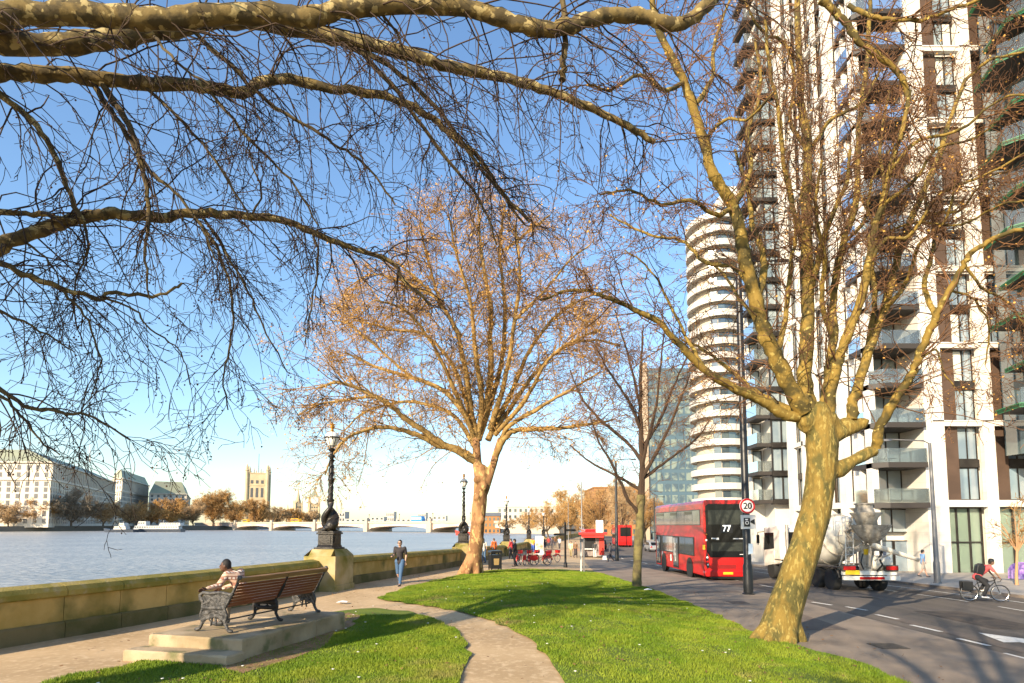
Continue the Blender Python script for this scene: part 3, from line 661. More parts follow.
# ---- brick building behind the roadside trees and pale far buildings
def simple_block(name, px0, px1, ytop, Y, z0, m, label, depth=20, roof=None, floors=4, cols=8, mw=None):
    a = at(px0, ytop, Y=Y); b = at(px1, ytop, Y=Y); t = empty(name, ((a.x+b.x)/2, Y, z0), 0, label, 'building'); wdt = (b.x-a.x)/2; h = a.z-z0
    mb = MB(); mb.box(-wdt, wdt, 0, depth, 0, h); mb.build('wall', m, t)
    if roof: MB().prism([(-.3, h), (depth+.3, h), (depth/2, h+h*.22)], -wdt-.3, wdt+.3, 0).build('roof', roof, t)
    else: MB().box(-wdt-.2, wdt+.2, -.3, depth, h, h+h*.03).build('parapet', m, t)
    wd = []
    for k in range(floors):
        for j in range(cols):
            p = MB(); u = -wdt+2*wdt*(j+.5)/cols; z = h*(k+.45)/floors; p.box(u-wdt/cols*.45, u+wdt/cols*.45, -.06, .1, z-h/floors*.22, z+h/floors*.28); wd.append((None, p, k))
    windows(wd, t, M_dark, 'window', mw or M_glass); return t
M_brick = mat('orange_brick', (.36,.17,.06), .9, c2=(.28,.14,.06), scale=.1); M_roof = mat('slate_roof', (.20,.20,.19), .7, c2=(.16,.16,.15), scale=.1)
simple_block('brick_block', 594, 645, 488, 230, -1.5, M_brick, 'brown brick block half hidden behind the orange roadside trees', 30, floors=5, cols=7)
M_pale = mat('pale_stone', (.55,.50,.43), .8, c2=(.48,.44,.38), scale=.05)
simple_block('hospital_block', 497, 560, 507, 330, -1.5, M_pale, 'pale low block right of the third embankment lamp, behind trees', 40, floors=4, cols=12)
simple_block('brick_hospital_wing', 484, 500, 516, 300, -1.5, M_brick, 'small reddish building just right of the big tree trunk', 20, M_roof, 3, 4)
# ================================================================ FAR BANK
WZ = -1.2
M_port = mat('portland_stone', (.66,.58,.46), .8, c2=(.57,.50,.40), scale=.04, c3=(.46,.40,.33), s3=.3, t3=(.55,.7)); M_copper = mat('green_grey_roof', (.33,.34,.22), .7, c2=(.26,.27,.2), scale=.06)
M_wdark = mat('far_window', (.10,.10,.10), .3)
def thames_block(px0, y0, Ya, px1, y1, Yb, label, roofpx, gable=True, front_to=None):
    """long block: near corner at px0 (cornice at y0, distance Ya), far corner px1 at Yb; front_to=(px,Y) makes the lit end wall"""
    A = at(px0, y0, Y=Ya); B = at(px1, y1, Y=Yb); zt = A.z; h = zt-WZ-2.5
    t = empty('office_building', (A.x, A.y, WZ+2.5), 0, label, 'building')
    a = Vector((0, 0)); b = Vector((B.x-A.x, B.y-A.y)); C = at(front_to[0], y0, Y=front_to[1]); c = Vector((C.x-A.x, C.y-A.y)); d = b+c
    m = MB(); m.prism([a, b, d, c], 0, h, 2)
    for z, o_ in ((h*.30, .6), (h*.72, .9), (h*.985, 1.4)):       # cornices
        for p, q in ((a, b), (a, c)):
            e = (q-p).normalized(); nrm = Vector((e.y, -e.x)); nrm = nrm if nrm.dot((a+b+c+d)/4-p) < 0 else -nrm
            m.prism([p-e*o_, q+e*.0, q+nrm*o_, p+nrm*o_-e*o_], z, z+h*.02, 2)
    m.build('wall', M_port, t)
    ce = (b+c)/2; ins = lambda p, s: ce+(p-ce)*s
    e1 = b.normalized(); e2 = c.normalized(); rw = min(b.length, c.length)*.32; rh = roofpx
    rw = min(b.length, c.length)*(.14 if px0 > 180 else .32); r0 = [a, b, d, c]; i_ = [a+e1*rw+e2*rw, b-e1*rw+e2*rw, d-e1*rw-e2*rw, c+e1*rw-e2*rw]
    vs = [(p.x, p.y, h*1.005) for p in r0]+[(p.x, p.y, h*1.005+rh) for p in i_]
    MB().add(vs, [(0,1,5,4),(1,2,6,5),(2,3,7,6),(3,0,4,7),(4,5,6,7)]).build('roof', M_copper, t)
    wd = []
    for p, q in ((a, b), (a, c)):
        L = (q-p).length; e = (q-p)/L; nrm = Vector((e.y, -e.x)); nrm = nrm if nrm.dot(ce-p) < 0 else -nrm; n = max(3, int(L/5.2))
        F = Matrix(((e.x, nrm.x, 0, p.x), (e.y, nrm.y, 0, p.y), (0, 0, 1, 0), (0, 0, 0, 1)))
        for j in range(n):
            u = L*(j+.5)/n
            for z0, z1 in ((.06,.13),(.17,.25),(.34,.41),(.44,.51),(.54,.61),(.63,.70),(.77,.84),(.88,.95)):
                w_ = MB(F); w_.box(u-1.1, u+1.1, -.2, .12, z0*h, z1*h); wd.append((None, w_, j+int(z0*10)))
    cm = MB(); L = b.length; n = int(L/5.2); e = b/L; nrm = Vector((e.y, -e.x)); nrm = nrm if nrm.dot(ce) < 0 else -nrm
    F = Matrix(((e.x, nrm.x, 0, 0), (e.y, nrm.y, 0, 0), (0, 0, 1, 0), (0, 0, 0, 1)))
    cm.M = F
    for j in range(n): cm.box(L*j/n-.5, L*j/n+.5, 0, .8, .76*h, .97*h)
    cm.build('columns', M_port, t); windows(wd, t, M_dark, 'window', M_wdark); return t
thames_block(52, 462, 375, 116, 479, 560, 'largest pale stone office building on the far bank, at the left edge', 10, front_to=(-60, 372))
thames_block(122, 478, 585, 149, 483, 700, 'smaller pale stone office building with lit end wall, middle of the far bank row', 9, front_to=(112, 600))
thames_block(186, 494, 660, 190, 497, 780, 'low grey roofed building at the right end of the far bank row', 13, front_to=(149, 640))
def thin(px, y0, y1, Y, lean, label):
    a = at(px, y0, Y=Y); b = at(px+lean, y1, Y=Y); t = empty('flagpole' if not lean else 'tower_crane', (a.x, Y, a.z), 0, label, 'flagpole' if not lean else 'crane')
    MB().tube([(0,0,0), (b.x-a.x, 0, b.z-a.z)], [.5, .25], 5).build('pole' if not lean else 'jib', M_white2, t)
thin(90, 462, 444, 430, 0, 'white flagpole on the green roof of the far bank offices'); thin(176, 500, 450, 900, 0, 'pale slender mast rising behind the low grey roofed building')
a = at(148, 490, Y=900); t = empty('tower_crane', (a.x, 900, WZ), 0, 'thin pale tower crane with raised jib on the far bank skyline', 'crane')
MB().tube([(0,0,0),(0,0,a.z-WZ)], .9, 4).build('mast', M_white2, t); MB().tube([(0,0,a.z-WZ),(14,0,a.z-WZ+45)], [.8,.4], 4).build('jib', M_white2, t)
# embankment edge on the far side
E = [at(-60, 528, Y=340), at(0, 528, Y=365), at(50, 528, Y=385), at(115, 528, Y=430), at(180, 528, Y=460), at(218, 528, Y=480), at(300, 528, Y=760), at(420, 526, Y=1300)]
mb = MB(); pts = []
for a, b in zip(E[:-1], E[1:]):
    d = Vector((b.x-a.x, b.y-a.y, 0)); n = Vector((-d.y, d.x, 0)).normalized()*900
    mb.add([(a.x,a.y,WZ-1),(b.x,b.y,WZ-1),(b.x,b.y,2.1),(a.x,a.y,2.1),(a.x+n.x,a.y+n.y*.2,2.1),(b.x+n.x,b.y+n.y*.2,2.1)], [(0,1,2,3),(3,2,5,4)])
mb.build('far_embankment', mat('far_embankment_stone', (.17,.15,.12), .9), kind='structure')
# ---- parliament towers
M_goth = mat('gothic_stone', (.55,.44,.27), .85, c2=(.46,.36,.22), scale=.08)
def gothic(name, px0, px1, ytop, Y, label, spire=0, rz=.35, clock=False, vtower=False):
    a = at(px0, ytop, Y=Y); b = at(px1, ytop, Y=Y); w_ = (b.x-a.x)/2/(math.cos(rz)+math.sin(rz)*.999); h = a.z-WZ
    t = empty(name, ((a.x+b.x)/2, Y, WZ), rz, label, 'tower')
    body = h*(.88 if vtower else .62)
    m = MB(); m.box(-w_, w_, -w_, w_, 0, body)
    m.build('shaft', M_goth, t)
    for sx in (-1, 1):
        for sy in (-1, 1):
            q = MB(); q.lathe([(w_*.17,0),(w_*.17,body*1.03),(w_*.22,body*1.04),(w_*.15,body*1.06),(w_*.13,h*(.97 if vtower else .66)),(w_*.02,h*(1.02 if vtower else .7))], (sx*w_, sy*w_, 0), 8); q.build('turret', M_goth, t)
    d = MB()
    for f in (0, 1):
        for j in range(3):
            u = (-.5+j*.5)*w_
            for z0, z1 in ((.12,.2),(.3,.42),(.55,.72),(.80,.86)):
                bx = (u-w_*.12, u+w_*.12, -w_-.3, -w_+.3) if f == 0 else (w_-.3, w_+.3, u-w_*.12, u+w_*.12)
                d2 = MB(); d2.box(*bx, z0*body, z1*body); d2.build('window', M_wdark, t)
    m = MB()
    for z in (.22,.5,.76,.98): m.box(-w_*1.04, w_*1.04, -w_*1.04, w_*1.04, z*body, z*body+h*.012)
    m.build('string_courses', M_goth, t)
    if vtower:
        MB().tube([(0,0,body),(0,0,h*1.2)], w_*.03, 5).build('flagpole', M_wdark, t)
        for sx in (-.33,.33):
            for sy in (-1,1): MB().lathe([(w_*.06,body),(w_*.06,body*1.05),(0,body*1.1)], (sx*w_, sy*w_, 0), 5).build('pinnacle', M_goth, t)
    elif clock:
        MB().box(-w_*1.12,w_*1.12,-w_*1.12,w_*1.12,body,body+h*.16).build('belfry', M_goth, t)
        for f in (0, 1):
            q = MB(); q.lathe([(w_*.8,-.2),(w_*.8,.2)], (0,-w_*1.14,body+h*.08) if f == 0 else (w_*1.14,0,body+h*.08), 20, 'y' if f == 0 else 'x'); q.build('clock_face', M_white, t)
        MB().add([(-w_,-w_,body+h*.16),(w_,-w_,body+h*.16),(w_,w_,body+h*.16),(-w_,w_,body+h*.16),(0,0,h)], [(0,1,4),(1,2,4),(2,3,4),(3,0,4)]).build('spire', M_copper, t)
    else:
        MB().lathe([(w_*.95,body),(w_*.7,body*1.12),(w_*.3,h*.85),(0,h)], n=8).build('spire', M_goth, t)
    return t
gothic('palace_tower', 247, 270.5, 466, 900, 'tall square gothic stone tower with corner turrets and flagpole', rz=.3, vtower=True)
gothic('gothic_spire', 294, 303, 488, 1000, 'slim gothic spire right of the square stone tower', rz=.6)
gothic('clock_tower', 308.5, 320.5, 489, 1150, 'distant pale clock tower just left of the nearest lamp', rz=.4, clock=True)
gothic('gothic_turret', 285, 290.5, 504, 1000, 'small pale dome turret between square tower and slim spire', rz=.6)
sk = [(333,345,512,1100,'pale twin topped building right of the nearest lamp column'),(345,366,519,1000,'long low brownish building over the bridge'),(366,384,517,1200,'grey white block on the far skyline'),(386,394,512,1300,'narrow pale tower on the skyline'),(396,416,519,1250,'low pale block behind the bridge vans'),(418,426,513,1300,'thin tall pale block on the skyline over the blue bus'),(428,446,516,1200,'pale block at the right end of the bridge skyline')]
for q in sk: simple_block('skyline_building', q[0], q[1], q[2], q[3], WZ, M_pale, q[4], 30, floors=3, cols=4)
# ---- bridge
BA = Vector((at(214, 527, Y=520).x, 520)); BB = Vector((at(520, 527, Y=300).x, 300)); bd = (BB-BA); BL = bd.length; be = bd/BL
br = empty('arch_bridge', (BA.x, BA.y, WZ), math.atan2(be.y, be.x), 'long low pale arched road bridge over the river', 'bridge')
M_br = mat('bridge_paint', (.62,.50,.42), .6, c2=(.5,.38,.3), scale=.1); M_bs = mat('bridge_stone', (.42,.36,.28), .8)
ns = 6; sp = BL/ns; mb = MB(); dk = 5.0
for k in range(ns):
    n = 14; top = [(k*sp+sp*j/n) for j in range(n+1)]
    vs = []; 
    for x in top:
        f = (x-k*sp)/sp; za = .8+2.6*math.sqrt(max(0, 1-(2*f-1)**2))
        for y_ in (-8, 8): vs += [(x, y_, za), (x, y_, dk)]
    fs = []
    for j in range(n): b_ = 4*j; fs += [(b_, b_+4, b_+5, b_+1), (b_+2, b_+3, b_+7, b_+6), (b_+1, b_+5, b_+7, b_+3), (b_, b_+2, b_+6, b_+4)]
    mb.add(vs, fs)
mb.build('arches', M_br, br)
mb = MB(); mb.box(-20, BL+30, -8.4, -8.0, dk, dk+1.1); mb.box(-20, BL+30, 8.0, 8.4, dk, dk+1.1); mb.box(-20, 0, -8, 8, 0, dk); mb.box(BL, BL+30, -8, 8, 0, dk); mb.build('parapet', M_bs, br)
for k in range(1, ns):
    q = MB(); q.box(k*sp-1.8, k*sp+1.8, -9.6, 9.6, -1, dk+.3); q.box(k*sp-1.2, k*sp+1.2, -9.2, -7.8, dk+.3, dk+2.6); q.build('pier', M_bs, br)
for k in range(12):
    q = MB().tube([(k*sp/2+2,-8.2,dk+1),(k*sp/2+2,-8.2,dk+5)], .12, 5); q.ball((k*sp/2+2,-8.2,dk+5.2), .35, 6, 4); q.build('bridge_lamp', M_dark, br)
def on_bridge(px, w_, h_, m, name, cat, lab, m2_=None):
    d = ray(px, 525); k = (BA.x*d.y-BA.y*d.x)/(be.y*d.x-be.x*d.y); p = BA+be*k
    t = empty(name, (p.x, p.y, WZ+dk+.02), math.atan2(be.y, be.x), lab, cat)
    MB().prism([(-w_/2, .5), (w_/2, .5), (w_/2, h_*.6), (w_/2-.8, h_), (-w_/2, h_)], -5.0, -2.6, 1).build('body', m, t, bevel=.1)
    MB().box(-w_/2+.4, w_/2-.9, -5.03, -2.57, h_*.55, h_*.85).build('window', m2_ or M_glass, t)
    for s in (-1, 1): MB().lathe([(.45,-.15),(.45,.15)], (s*w_*.33, -4.95, .5), 10, 'y').build('wheel', M_dark, t)
M_yel = mat('yellow_paint', (.75,.38,.03), .4)
on_bridge(251, 8, 3.4, M_yel, 'yellow_van', 'van', 'yellow van crossing the left part of the bridge'); on_bridge(301, 11, 3.6, M_yel, 'yellow_lorry', 'lorry', 'longer yellow lorry crossing the middle of the bridge')
on_bridge(423, 9.5, 4.0, mat('blue_paint', (.05,.22,.5), .4), 'blue_bus', 'bus', 'blue bus crossing the right part of the bridge', mat('white_strip', (.7,.7,.7), .5))
on_bridge(395, 4.2, 1.6, M_white2, 'white_car', 'car', 'small white car on the bridge left of the blue bus')
# ---- boats
def boat(name, px0, px1, Y, label, m_h, cabins, h=1.6, mh2=None):
    a = at(px0, 531, Y=Y); b = at(px1, 531, Y=Y); L = b.x-a.x; t = empty(name, ((a.x+b.x)/2, Y, WZ), 0, label, 'boat')
    vs = []; n = 10
    for i in range(n+1):
        f = i/n; u = -L/2+L*f; w_ = 2.9*math.sin(math.pi*min(1, .18+f*.82 if f < .6 else .9))**.5 if f < .9 else 2.4
        w_ = 2.9*min(1, .15+f*3.2); sh = h+(.7*(1-f*4) if f < .25 else 0)
        vs += [(u, -w_, sh), (u+.5*(f < .1), -w_*.75, -.4), (u+.5*(f < .1), w_*.75, -.4), (u, w_, sh)]
    fs = [(4*i+k, 4*i+4+k, 4*i+5+k, 4*i+1+k) for i in range(n) for k in range(3)]+[(4*i, 4*i+3, 4*i+7, 4*i+4) for i in range(n)]+[(0,1,2,3),(4*n+3,4*n+2,4*n+1,4*n)]
    MB().add(vs, fs).build('hull', m_h, t)
    for c0, c1, z0, z1 in cabins:
        q = MB(); q.prism([(L*(c0-.5), h*z0), (L*(c1-.5), h*z0), (L*(c1-.5)-.3, h*z1), (L*(c0-.5)+.6, h*z1)], -2.0, 2.0, 1); c_ = q.build('cabin', mat('cabin_grey_white', (.45,.44,.42), .5), t, bevel=.08)
        n = max(2, int((c1-c0)*L/1.4)); g_ = MB()
        for k in range(n): u = L*(c0-.5)+.6+((c1-c0)*L-1.1)*k/n; g_.box(u, u+.8, -2.04, 2.04, h*(z0+(z1-z0)*.45), h*(z0+(z1-z0)*.8))
        g_.build('windows', M_glass, c_)
    MB().tube([(L*.1,0,h),(L*.1,0,h*4)], .07, 5).build('mast', M_white, t)
    return t
M_hull = mat('dark_hull', (.05,.06,.08), .4); M_hullw = mat('white_hull', (.72,.72,.7), .4)
boat('tour_boat', 104, 136, 335, 'white launch with raised wheelhouse, left of the two moored boats', M_hull, [(.35,.75,1,2.2),(.5,.7,2.2,3.4)], 1.5)
boat('passenger_boat', 133, 183, 345, 'long dark hulled passenger boat with glazed upper deck, right of the white launch', M_hull, [(.05,.95,.9,2.1),(.55,.98,2.1,3.1),(.12,.3,2.1,3.6)], 1.7)
boat('red_boat', 455, 480, 240, 'small red boat half hidden behind the big tree trunk', mat('red_hull', (.55,.06,.04), .4), [(.3,.8,1,2)], 1.3)
# ================================================================ VEHICLES
M_red = mat('bus_red', (.50,.012,.012), .22, spec=.7); M_tyre = mat('tyre', (.02,.02,.02), .85); M_rim = mat('wheel_rim', (.32,.30,.28), .45, .5)
M_bglass = mat('bus_glass', (.010,.011,.012), .10, spec=.35); M_sglass = mat('bus_side_glass', (.07,.085,.10), .06, spec=1.0, ior=1.9)
M_wpaint = mat('sign_white', (.80,.80,.78), .5); M_redl = mat('red_lens', (.45,.01,.01), .2); M_plate = mat('yellow_plate', (.75,.50,.02), .5); M_black = mat('black_paint', (.015,.015,.015), .4)
def rbox(mb, x0, x1, z0, z1, y0, y1, r=.18, n=5, rb=.05):
    pts = []
    for cx, cz, a0, rr_ in ((x1-r, z1-r, 0, r), (x0+r, z1-r, 90, r), (x0+rb, z0+rb, 180, rb), (x1-rb, z0+rb, 270, rb)):
        for k in range(n+1): a = R(a0+90*k/n); pts.append((cx+rr_*math.cos(a), cz+rr_*math.sin(a)))
    return mb.prism(pts, y0, y1, 1)
def wheel(parent, x, y, z, r, w_, side, name='wheel', mr=None):
    t = MB().lathe([(r*.62,-w_/2),(r*.93,-w_/2),(r,-w_*.35),(r,w_*.35),(r*.93,w_/2),(r*.62,w_/2),(r*.60,0)], (x, y, z), 28, 'x').build(name, M_tyre, parent, smooth=True)
    o = side*w_/2
    q = MB().lathe([(0,o*.35),(r*.16,o*.9),(r*.2,o*.55),(r*.5,o*.45),(r*.60,o*.9),(r*.64,o*.95)] if side > 0 else [(r*.64,o*.95),(r*.60,o*.9),(r*.5,o*.45),(r*.2,o*.55),(r*.16,o*.9),(0,o*.35)], (x, y, z), 24, 'x')
    for k in range(8): a = k*math.pi/4; q.ball((x+o*.62, y+r*.32*math.cos(a), z+r*.32*math.sin(a)), r*.04, 5, 3)
    q.build('rim', mr or M_rim, t, smooth=True); return t
# ---- double decker: rear at y=0 facing -y, front at y=+11
gbus = gp(724, 577); BX, BY = 11.95, 33.6
bz = float(G(11.9, 39))-.12
bus = empty('double_decker_bus', (BX, BY, bz), R(0.5), 'red double decker bus on route 77 driving away, seen from behind', 'bus'); bus.scale = (1.0, 1.0, 1.06)
W2 = 1.26; BLn = 10.9; BH = 4.32
mb = MB(); rbox(mb, -W2, W2, .32, BH, .0, BLn, .20)
body = mb.build('body', M_red, bus, bevel=.05)
sg = MB(); cut = []
# side windows: upper deck strip, lower deck strip (both sides)
for s in (-1, 1):
    x0, x1 = (s*W2-.012, s*W2+.012)
    x0, x1 = min(x0, x1), max(x0, x1)
    MB().box(x0-.002, x1+.002, .55, 10.6, 2.98, 3.83).build('upper_window_band', M_black, bus)
    for k, (a, b) in enumerate([(.62,1.95),(2.02,3.55),(3.62,5.15),(5.22,6.75),(6.82,8.35),(8.42,10.5)]):
        w_ = MB().box(x0-.008, x1+.008, a, b, 3.02, 3.79).build('window', M_sglass, bus)
        if k in (1, 3, 5): MB().box(x0-.014, x1+.014, a+.05, b-.05, 3.58, 3.76).build('hopper_vent', M_bglass, w_)
    lower = [(1.95,3.5),(3.57,4.7),(6.3,7.35)] if s < 0 else [(1.95,3.5),(3.57,5.0),(5.1,6.6),(6.7,8.2),(8.3,9.8)]
    MB().box(x0-.002, x1+.002, 1.75, 10.5, 1.28, 2.32).build('lower_window_band', M_black, bus)
    for a, b in lower+[(7.42,8.8)] if s < 0 else lower:
        MB().box(x0-.008, x1+.008, a, b, 1.34, 2.27).build('window', M_sglass, bus)
    for y in (2.7, 8.6):                              # wheel arches
        MB().lathe([(0,0),(.62,0),(.62,.03),(0,.03)], (s*W2+(.0 if s > 0 else -.03), y, .55), 26, 'x').build('wheel_arch', M_black, bus)
        wheel(bus, s*(W2-.11), y, .48, .48, .30, s)
for y0, y1 in ((5.0, 6.2), (9.45, 10.6)):             # nearside doors
    d = MB().box(-W2-.03, -W2+.01, y0, y1, .42, 2.32).build('door', M_black, bus)
    for a, b in ((y0+.07, (y0+y1)/2-.04), ((y0+y1)/2+.04, y1-.07)): MB().box(-W2-.036, -W2-.02, a, b, .55, 2.22).build('glass', M_sglass, d)
    MB().tube([(-W2-.06, (y0+y1)/2, .8), (-W2-.06, (y0+y1)/2, 1.9)], .018, 6).build('handle', M_wpaint, d)
# rear
RY = -.012
rw = MB(); rw.prism([(-1.12,1.62),(-.94,1.30),(.94,1.30),(1.12,1.62),(1.16,3.98),(1.0,4.10),(-1.0,4.10),(-1.16,3.98)], RY-.02, .02, 1)
rw.build('rear_black_panel', M_bglass, bus, bevel=.01)
q = MB().box(-1.02,1.02,RY-.028,RY-.01,3.02,3.78); q.build('rear_window', mat('rear_upper_glass', (.035,.04,.035), .12, spec=.5), bus)
q = MB().box(-.88,.88,RY-.028,RY-.01,1.62,2.08); q.build('rear_window', mat('rear_upper_glass', (.05,.05,.05)), bus)
db = MB().box(-.34,.34,RY-.05,RY-.02,2.58,3.02).build('destination_display', M_black, bus)
text_mesh('route_number', '77', .46, rear_text_M(0, RY-.055, 2.80), mat('lit_digits', (.9,.9,.85), .5, emit=(.9,.9,.85,.6)), db, .006)
mk = MB()                                             # small pale notices too tiny to read
for a, b, z, h in ((-.86,-.62,2.26,.06),(-.60,-.44,2.22,.10),(.36,.62,2.25,.05),(.64,1.0,2.26,.04),(.70,.98,1.44,.03)): mk.box(a, b, RY-.035, RY-.02, z, z+h)
mk.build('notices', M_wpaint, bus)
bp = MB(); rbox(bp, -1.28, 1.28, .30, .62, -.10, .3, .12, 4, .06); bp.build('rear_bumper', M_red, bus, bevel=.04)
MB().prism([(-.80,.60),(.80,.60),(.98,1.22),(-.98,1.22)], -.028, .02, 1).build('engine_cover', M_red, bus, bevel=.015)
gr = MB()
for k in range(5): gr.box(-.5, .5, -.036, -.02, .72+k*.045, .74+k*.045)
gr.build('grille', M_black, bus)
pl = MB().box(-.27,.27,-.125,-.09,.42,.54).build('number_plate', M_plate, bus)
MB().box(-.9,.9,-.04,.2,.20,.34).build('lower_valance', M_black, bus)
for s in (-1, 1):
    c = MB(); c.prism([(s*1.02,.78),(s*1.14,.72),(s*1.2,1.25),(s*1.13,1.62),(s*1.06,1.4)] if s > 0 else [(s*1.02,.78),(s*1.06,1.4),(s*1.13,1.62),(s*1.2,1.25),(s*1.14,.72)], -.04, .02, 1)
    lc = c.build('light_cluster', M_black, bus)
    MB().lathe([(0,-.06),(.05,-.055),(.06,-.03)], (s*1.11, 0, 1.30), 14, 'y').build('lens', M_wpaint, lc); MB().lathe([(0,-.06),(.05,-.055),(.06,-.03)], (s*1.10, 0, 1.08), 14, 'y').build('lens', M_redl, lc)
    MB().lathe([(0,-.06),(.045,-.055),(.055,-.03)], (s*1.09, 0, .92), 14, 'y').build('lens', M_wpaint, lc)
    MB().lathe([(0,-.05),(.04,-.045),(.05,-.02)], (s*1.12, 0, 2.5), 12, 'y').build('marker_light', mat('amber', (.8,.3,.03), .3), bus)
    MB().lathe([(0,-.05),(.05,-.045),(.055,-.02)], (s*1.14, 0, 2.2), 12, 'y').build('marker_light', M_wpaint, bus)
MB().box(-1.27,-1.2,-.0,.22,1.7,1.95).build('yellow_sticker', M_plate, bus)
fz = MB().box(-1.05,1.05,BLn-.02,BLn+.03,1.2,2.4).box(-1.1,1.1,BLn-.02,BLn+.03,2.95,4.0).build('front_windscreen', M_bglass, bus)
for s in (-1, 1): m_ = MB().tube([(s*1.2,BLn-.1,2.5),(s*1.5,BLn+.2,2.45)], .025, 6); m_.cbox((s*1.5,BLn+.2,2.2),(.12,.18,.42)); m_.build('mirror', M_black, bus)
nt_ = MB()
for y, z in ((9.0,.9),): nt_.box(-W2-.02,-W2+.01,y-.12,y+.12,z,z+.35)
nt_.box(-W2-.02,-W2+.01,6.7,6.95,.75,1.15); nt_.build('side_notice', M_wpaint, bus)
# ---- concrete mixer lorry, rear at y=0
M_tw = mat('lorry_white', (.78,.75,.70), .4, c2=(.60,.55,.47), scale=1.2, lo=.5, hi=.7); M_dirt = mat('cement_crusted_steel', (.46,.41,.34), .85, 0, c2=(.25,.22,.18), scale=3, c3=(.5,.46,.38), s3=9, bump=.5)
M_drum = mat('drum_paint', (.76,.72,.63), .5, c2=(.60,.54,.44), scale=1.1, lo=.5, hi=.75, bump=.2); M_ch = mat('chassis', (.06,.055,.05), .6, .3, c2=(.14,.12,.10), scale=4)
TXc, TY = 16.15, 27.3
tz = float(G(TXc, 31))-.12
mx = empty('mixer_lorry', (TXc, TY, tz), R(-1), 'dusty white concrete mixer lorry with raised rear hopper and chute', 'lorry')
c = MB(); 
for s in (-1, 1): c.box(s*.42-.06, s*.42+.06, .1, 8.6, .75, 1.0)
for y in (.4, 2.2, 4.2, 6.5, 8.4): c.box(-.42,.42,y-.06,y+.06,.78,.96)
c.box(-.5,.5,3.6,4.6,.55,.95); c.build('chassis', M_ch, mx, bevel=.01)
for s in (-1, 1):
    for y in (1.25, 2.6, 6.4, 7.9): wheel(mx, s*1.05, y, .52, .52, .34, s, mr=mat('dusty_rim', (.36,.28,.20), .8))
    MB().torus((s*1.05, 1.25, .52), .62, .05, 'x', 14, 6, .2, 2.9).box(s*1.05-.2, s*1.05+.2, .55, 3.3, 1.12, 1.17).build('mudguard', M_ch, mx)
    MB().torus((s*1.05, 6.4, .52), .62, .05, 'x', 14, 6, .2, 2.9).box(s*1.05-.2, s*1.05+.2, 5.8, 8.4, 1.12, 1.17).build('mudguard', M_ch, mx)
    MB().box(s*1.15-.28, s*1.15+.28, 3.5, 5.4, .55, 1.05).build('side_tank', M_ch, mx, bevel=.04)
M_ = Matrix.Translation((0, 3.3, 2.35)) @ Matrix.Rotation(R(-14), 4, 'X')
d = MB(M_); d.lathe([(.0,-2.3),(.52,-2.3),(.56,-2.25),(.86,-1.4),(1.12,-.5),(1.2,.2),(1.2,.9),(1.0,1.7),(.75,2.2),(.3,2.35),(0,2.36)], (0,0,0), 36, 'y'); dr = d.build('drum', M_drum, mx, smooth=True)
sp_ = MB(M_)
for k in range(2):
    pts = []
    for i in range(40):
        y = -2.1+3.9*i/39; f = (y+2.3)/2.5; r_ = np.interp(y, [-2.3,-1.4,-.5,.2,.9,1.7,2.2], [.54,.87,1.13,1.21,1.21,1.01,.76]); a = i*.19+k*math.pi
        pts.append((r_*math.cos(a), y, r_*math.sin(a)))
    sp_.tube(pts, .022, 4)
sp_.torus((0,-.95,0), 1.02, .05, 'y', 30, 6); sp_.build('drum_seam', M_dirt, dr)
h = MB()                                              # hopper frame and tower
for s in (-1, 1):
    h.tube([(s*.78,.35,1.0),(s*.66,.45,3.0),(s*.50,.3,3.5)], .06, 8); h.tube([(s*.78,1.2,1.0),(s*.55,.5,2.9)], .05, 8); h.tube([(s*.72,.38,1.9),(-s*.70,.40,2.6)], .035, 6)
h.box(-.75,.75,.3,.42,1.9,2.1); h.box(-.62,.62,.25,.8,2.75,2.9); h.box(-.22,.22,.2,.5,1.0,2.2); h.build('rear_frame', M_dirt, mx, bevel=.01)
hp = MB(); hp.lathe([(.28,3.0),(.34,3.02),(.50,3.42),(.66,3.60),(.66,3.66),(.6,3.66),(.44,3.44),(.26,3.05)], (0,.15,0), 20)
hp.lathe([(.40,3.66),(.42,3.72),(.36,3.86),(.36,4.0),(.42,4.02),(.42,4.08),(.3,4.08),(.28,3.8)], (.0,.25,0), 16); hp.build('hopper', M_dirt, mx, smooth=True)
cs = MB(); pts = []
for k in range(15):                                   # collector bowl: half open cone below the hopper
    a = math.pi+math.pi*k/14; pts.append((.78*math.cos(a), -.05+.45*math.sin(a)))
cs.lathe([(.16,2.35),(.22,2.36),(.55,2.72),(.80,3.10),(.84,3.10),(.60,2.66),(.24,2.25),(.16,2.25)], (.05,-.12,0), 20); cs.tube([(-.55,.1,3.1),(-.95,.2,2.8),(-.6,.3,2.4)], .05, 6); cs.build('collector_funnel', M_dirt, mx, smooth=True)
ch = MB(); n = 10                                     # discharge chute: half pipe sloping to the right
A_ = Vector((.05,-.15,2.32)); B_ = Vector((1.75,-.75,1.62)); t_ = (B_-A_).normalized(); sdv = t_.cross(Vector((0,0,1))).normalized(); uv = sdv.cross(t_)
vs = []
for p, r_ in ((A_,.24),(A_.lerp(B_,.5),.20),(B_,.15)):
    for q in (r_, r_-.025):
        for k in range(n+1): a = math.pi+math.pi*k/n; vs.append(p+sdv*(q*math.cos(a))+uv*(q*math.sin(a)))
fs = []; m_ = n+1
for i in range(2):
    for k in range(n): a = i*2*m_+k; fs += [(a, a+1, a+2*m_+1, a+2*m_), (a+m_, a+3*m_, a+3*m_+1, a+m_+1)]
for i in (0, 2):
    for k in range(n): a = i*2*m_+k; fs.append((a, a+1, a+m_+1, a+m_))
ch.add(vs, fs); ch.build('chute', M_drum, mx, smooth=True)
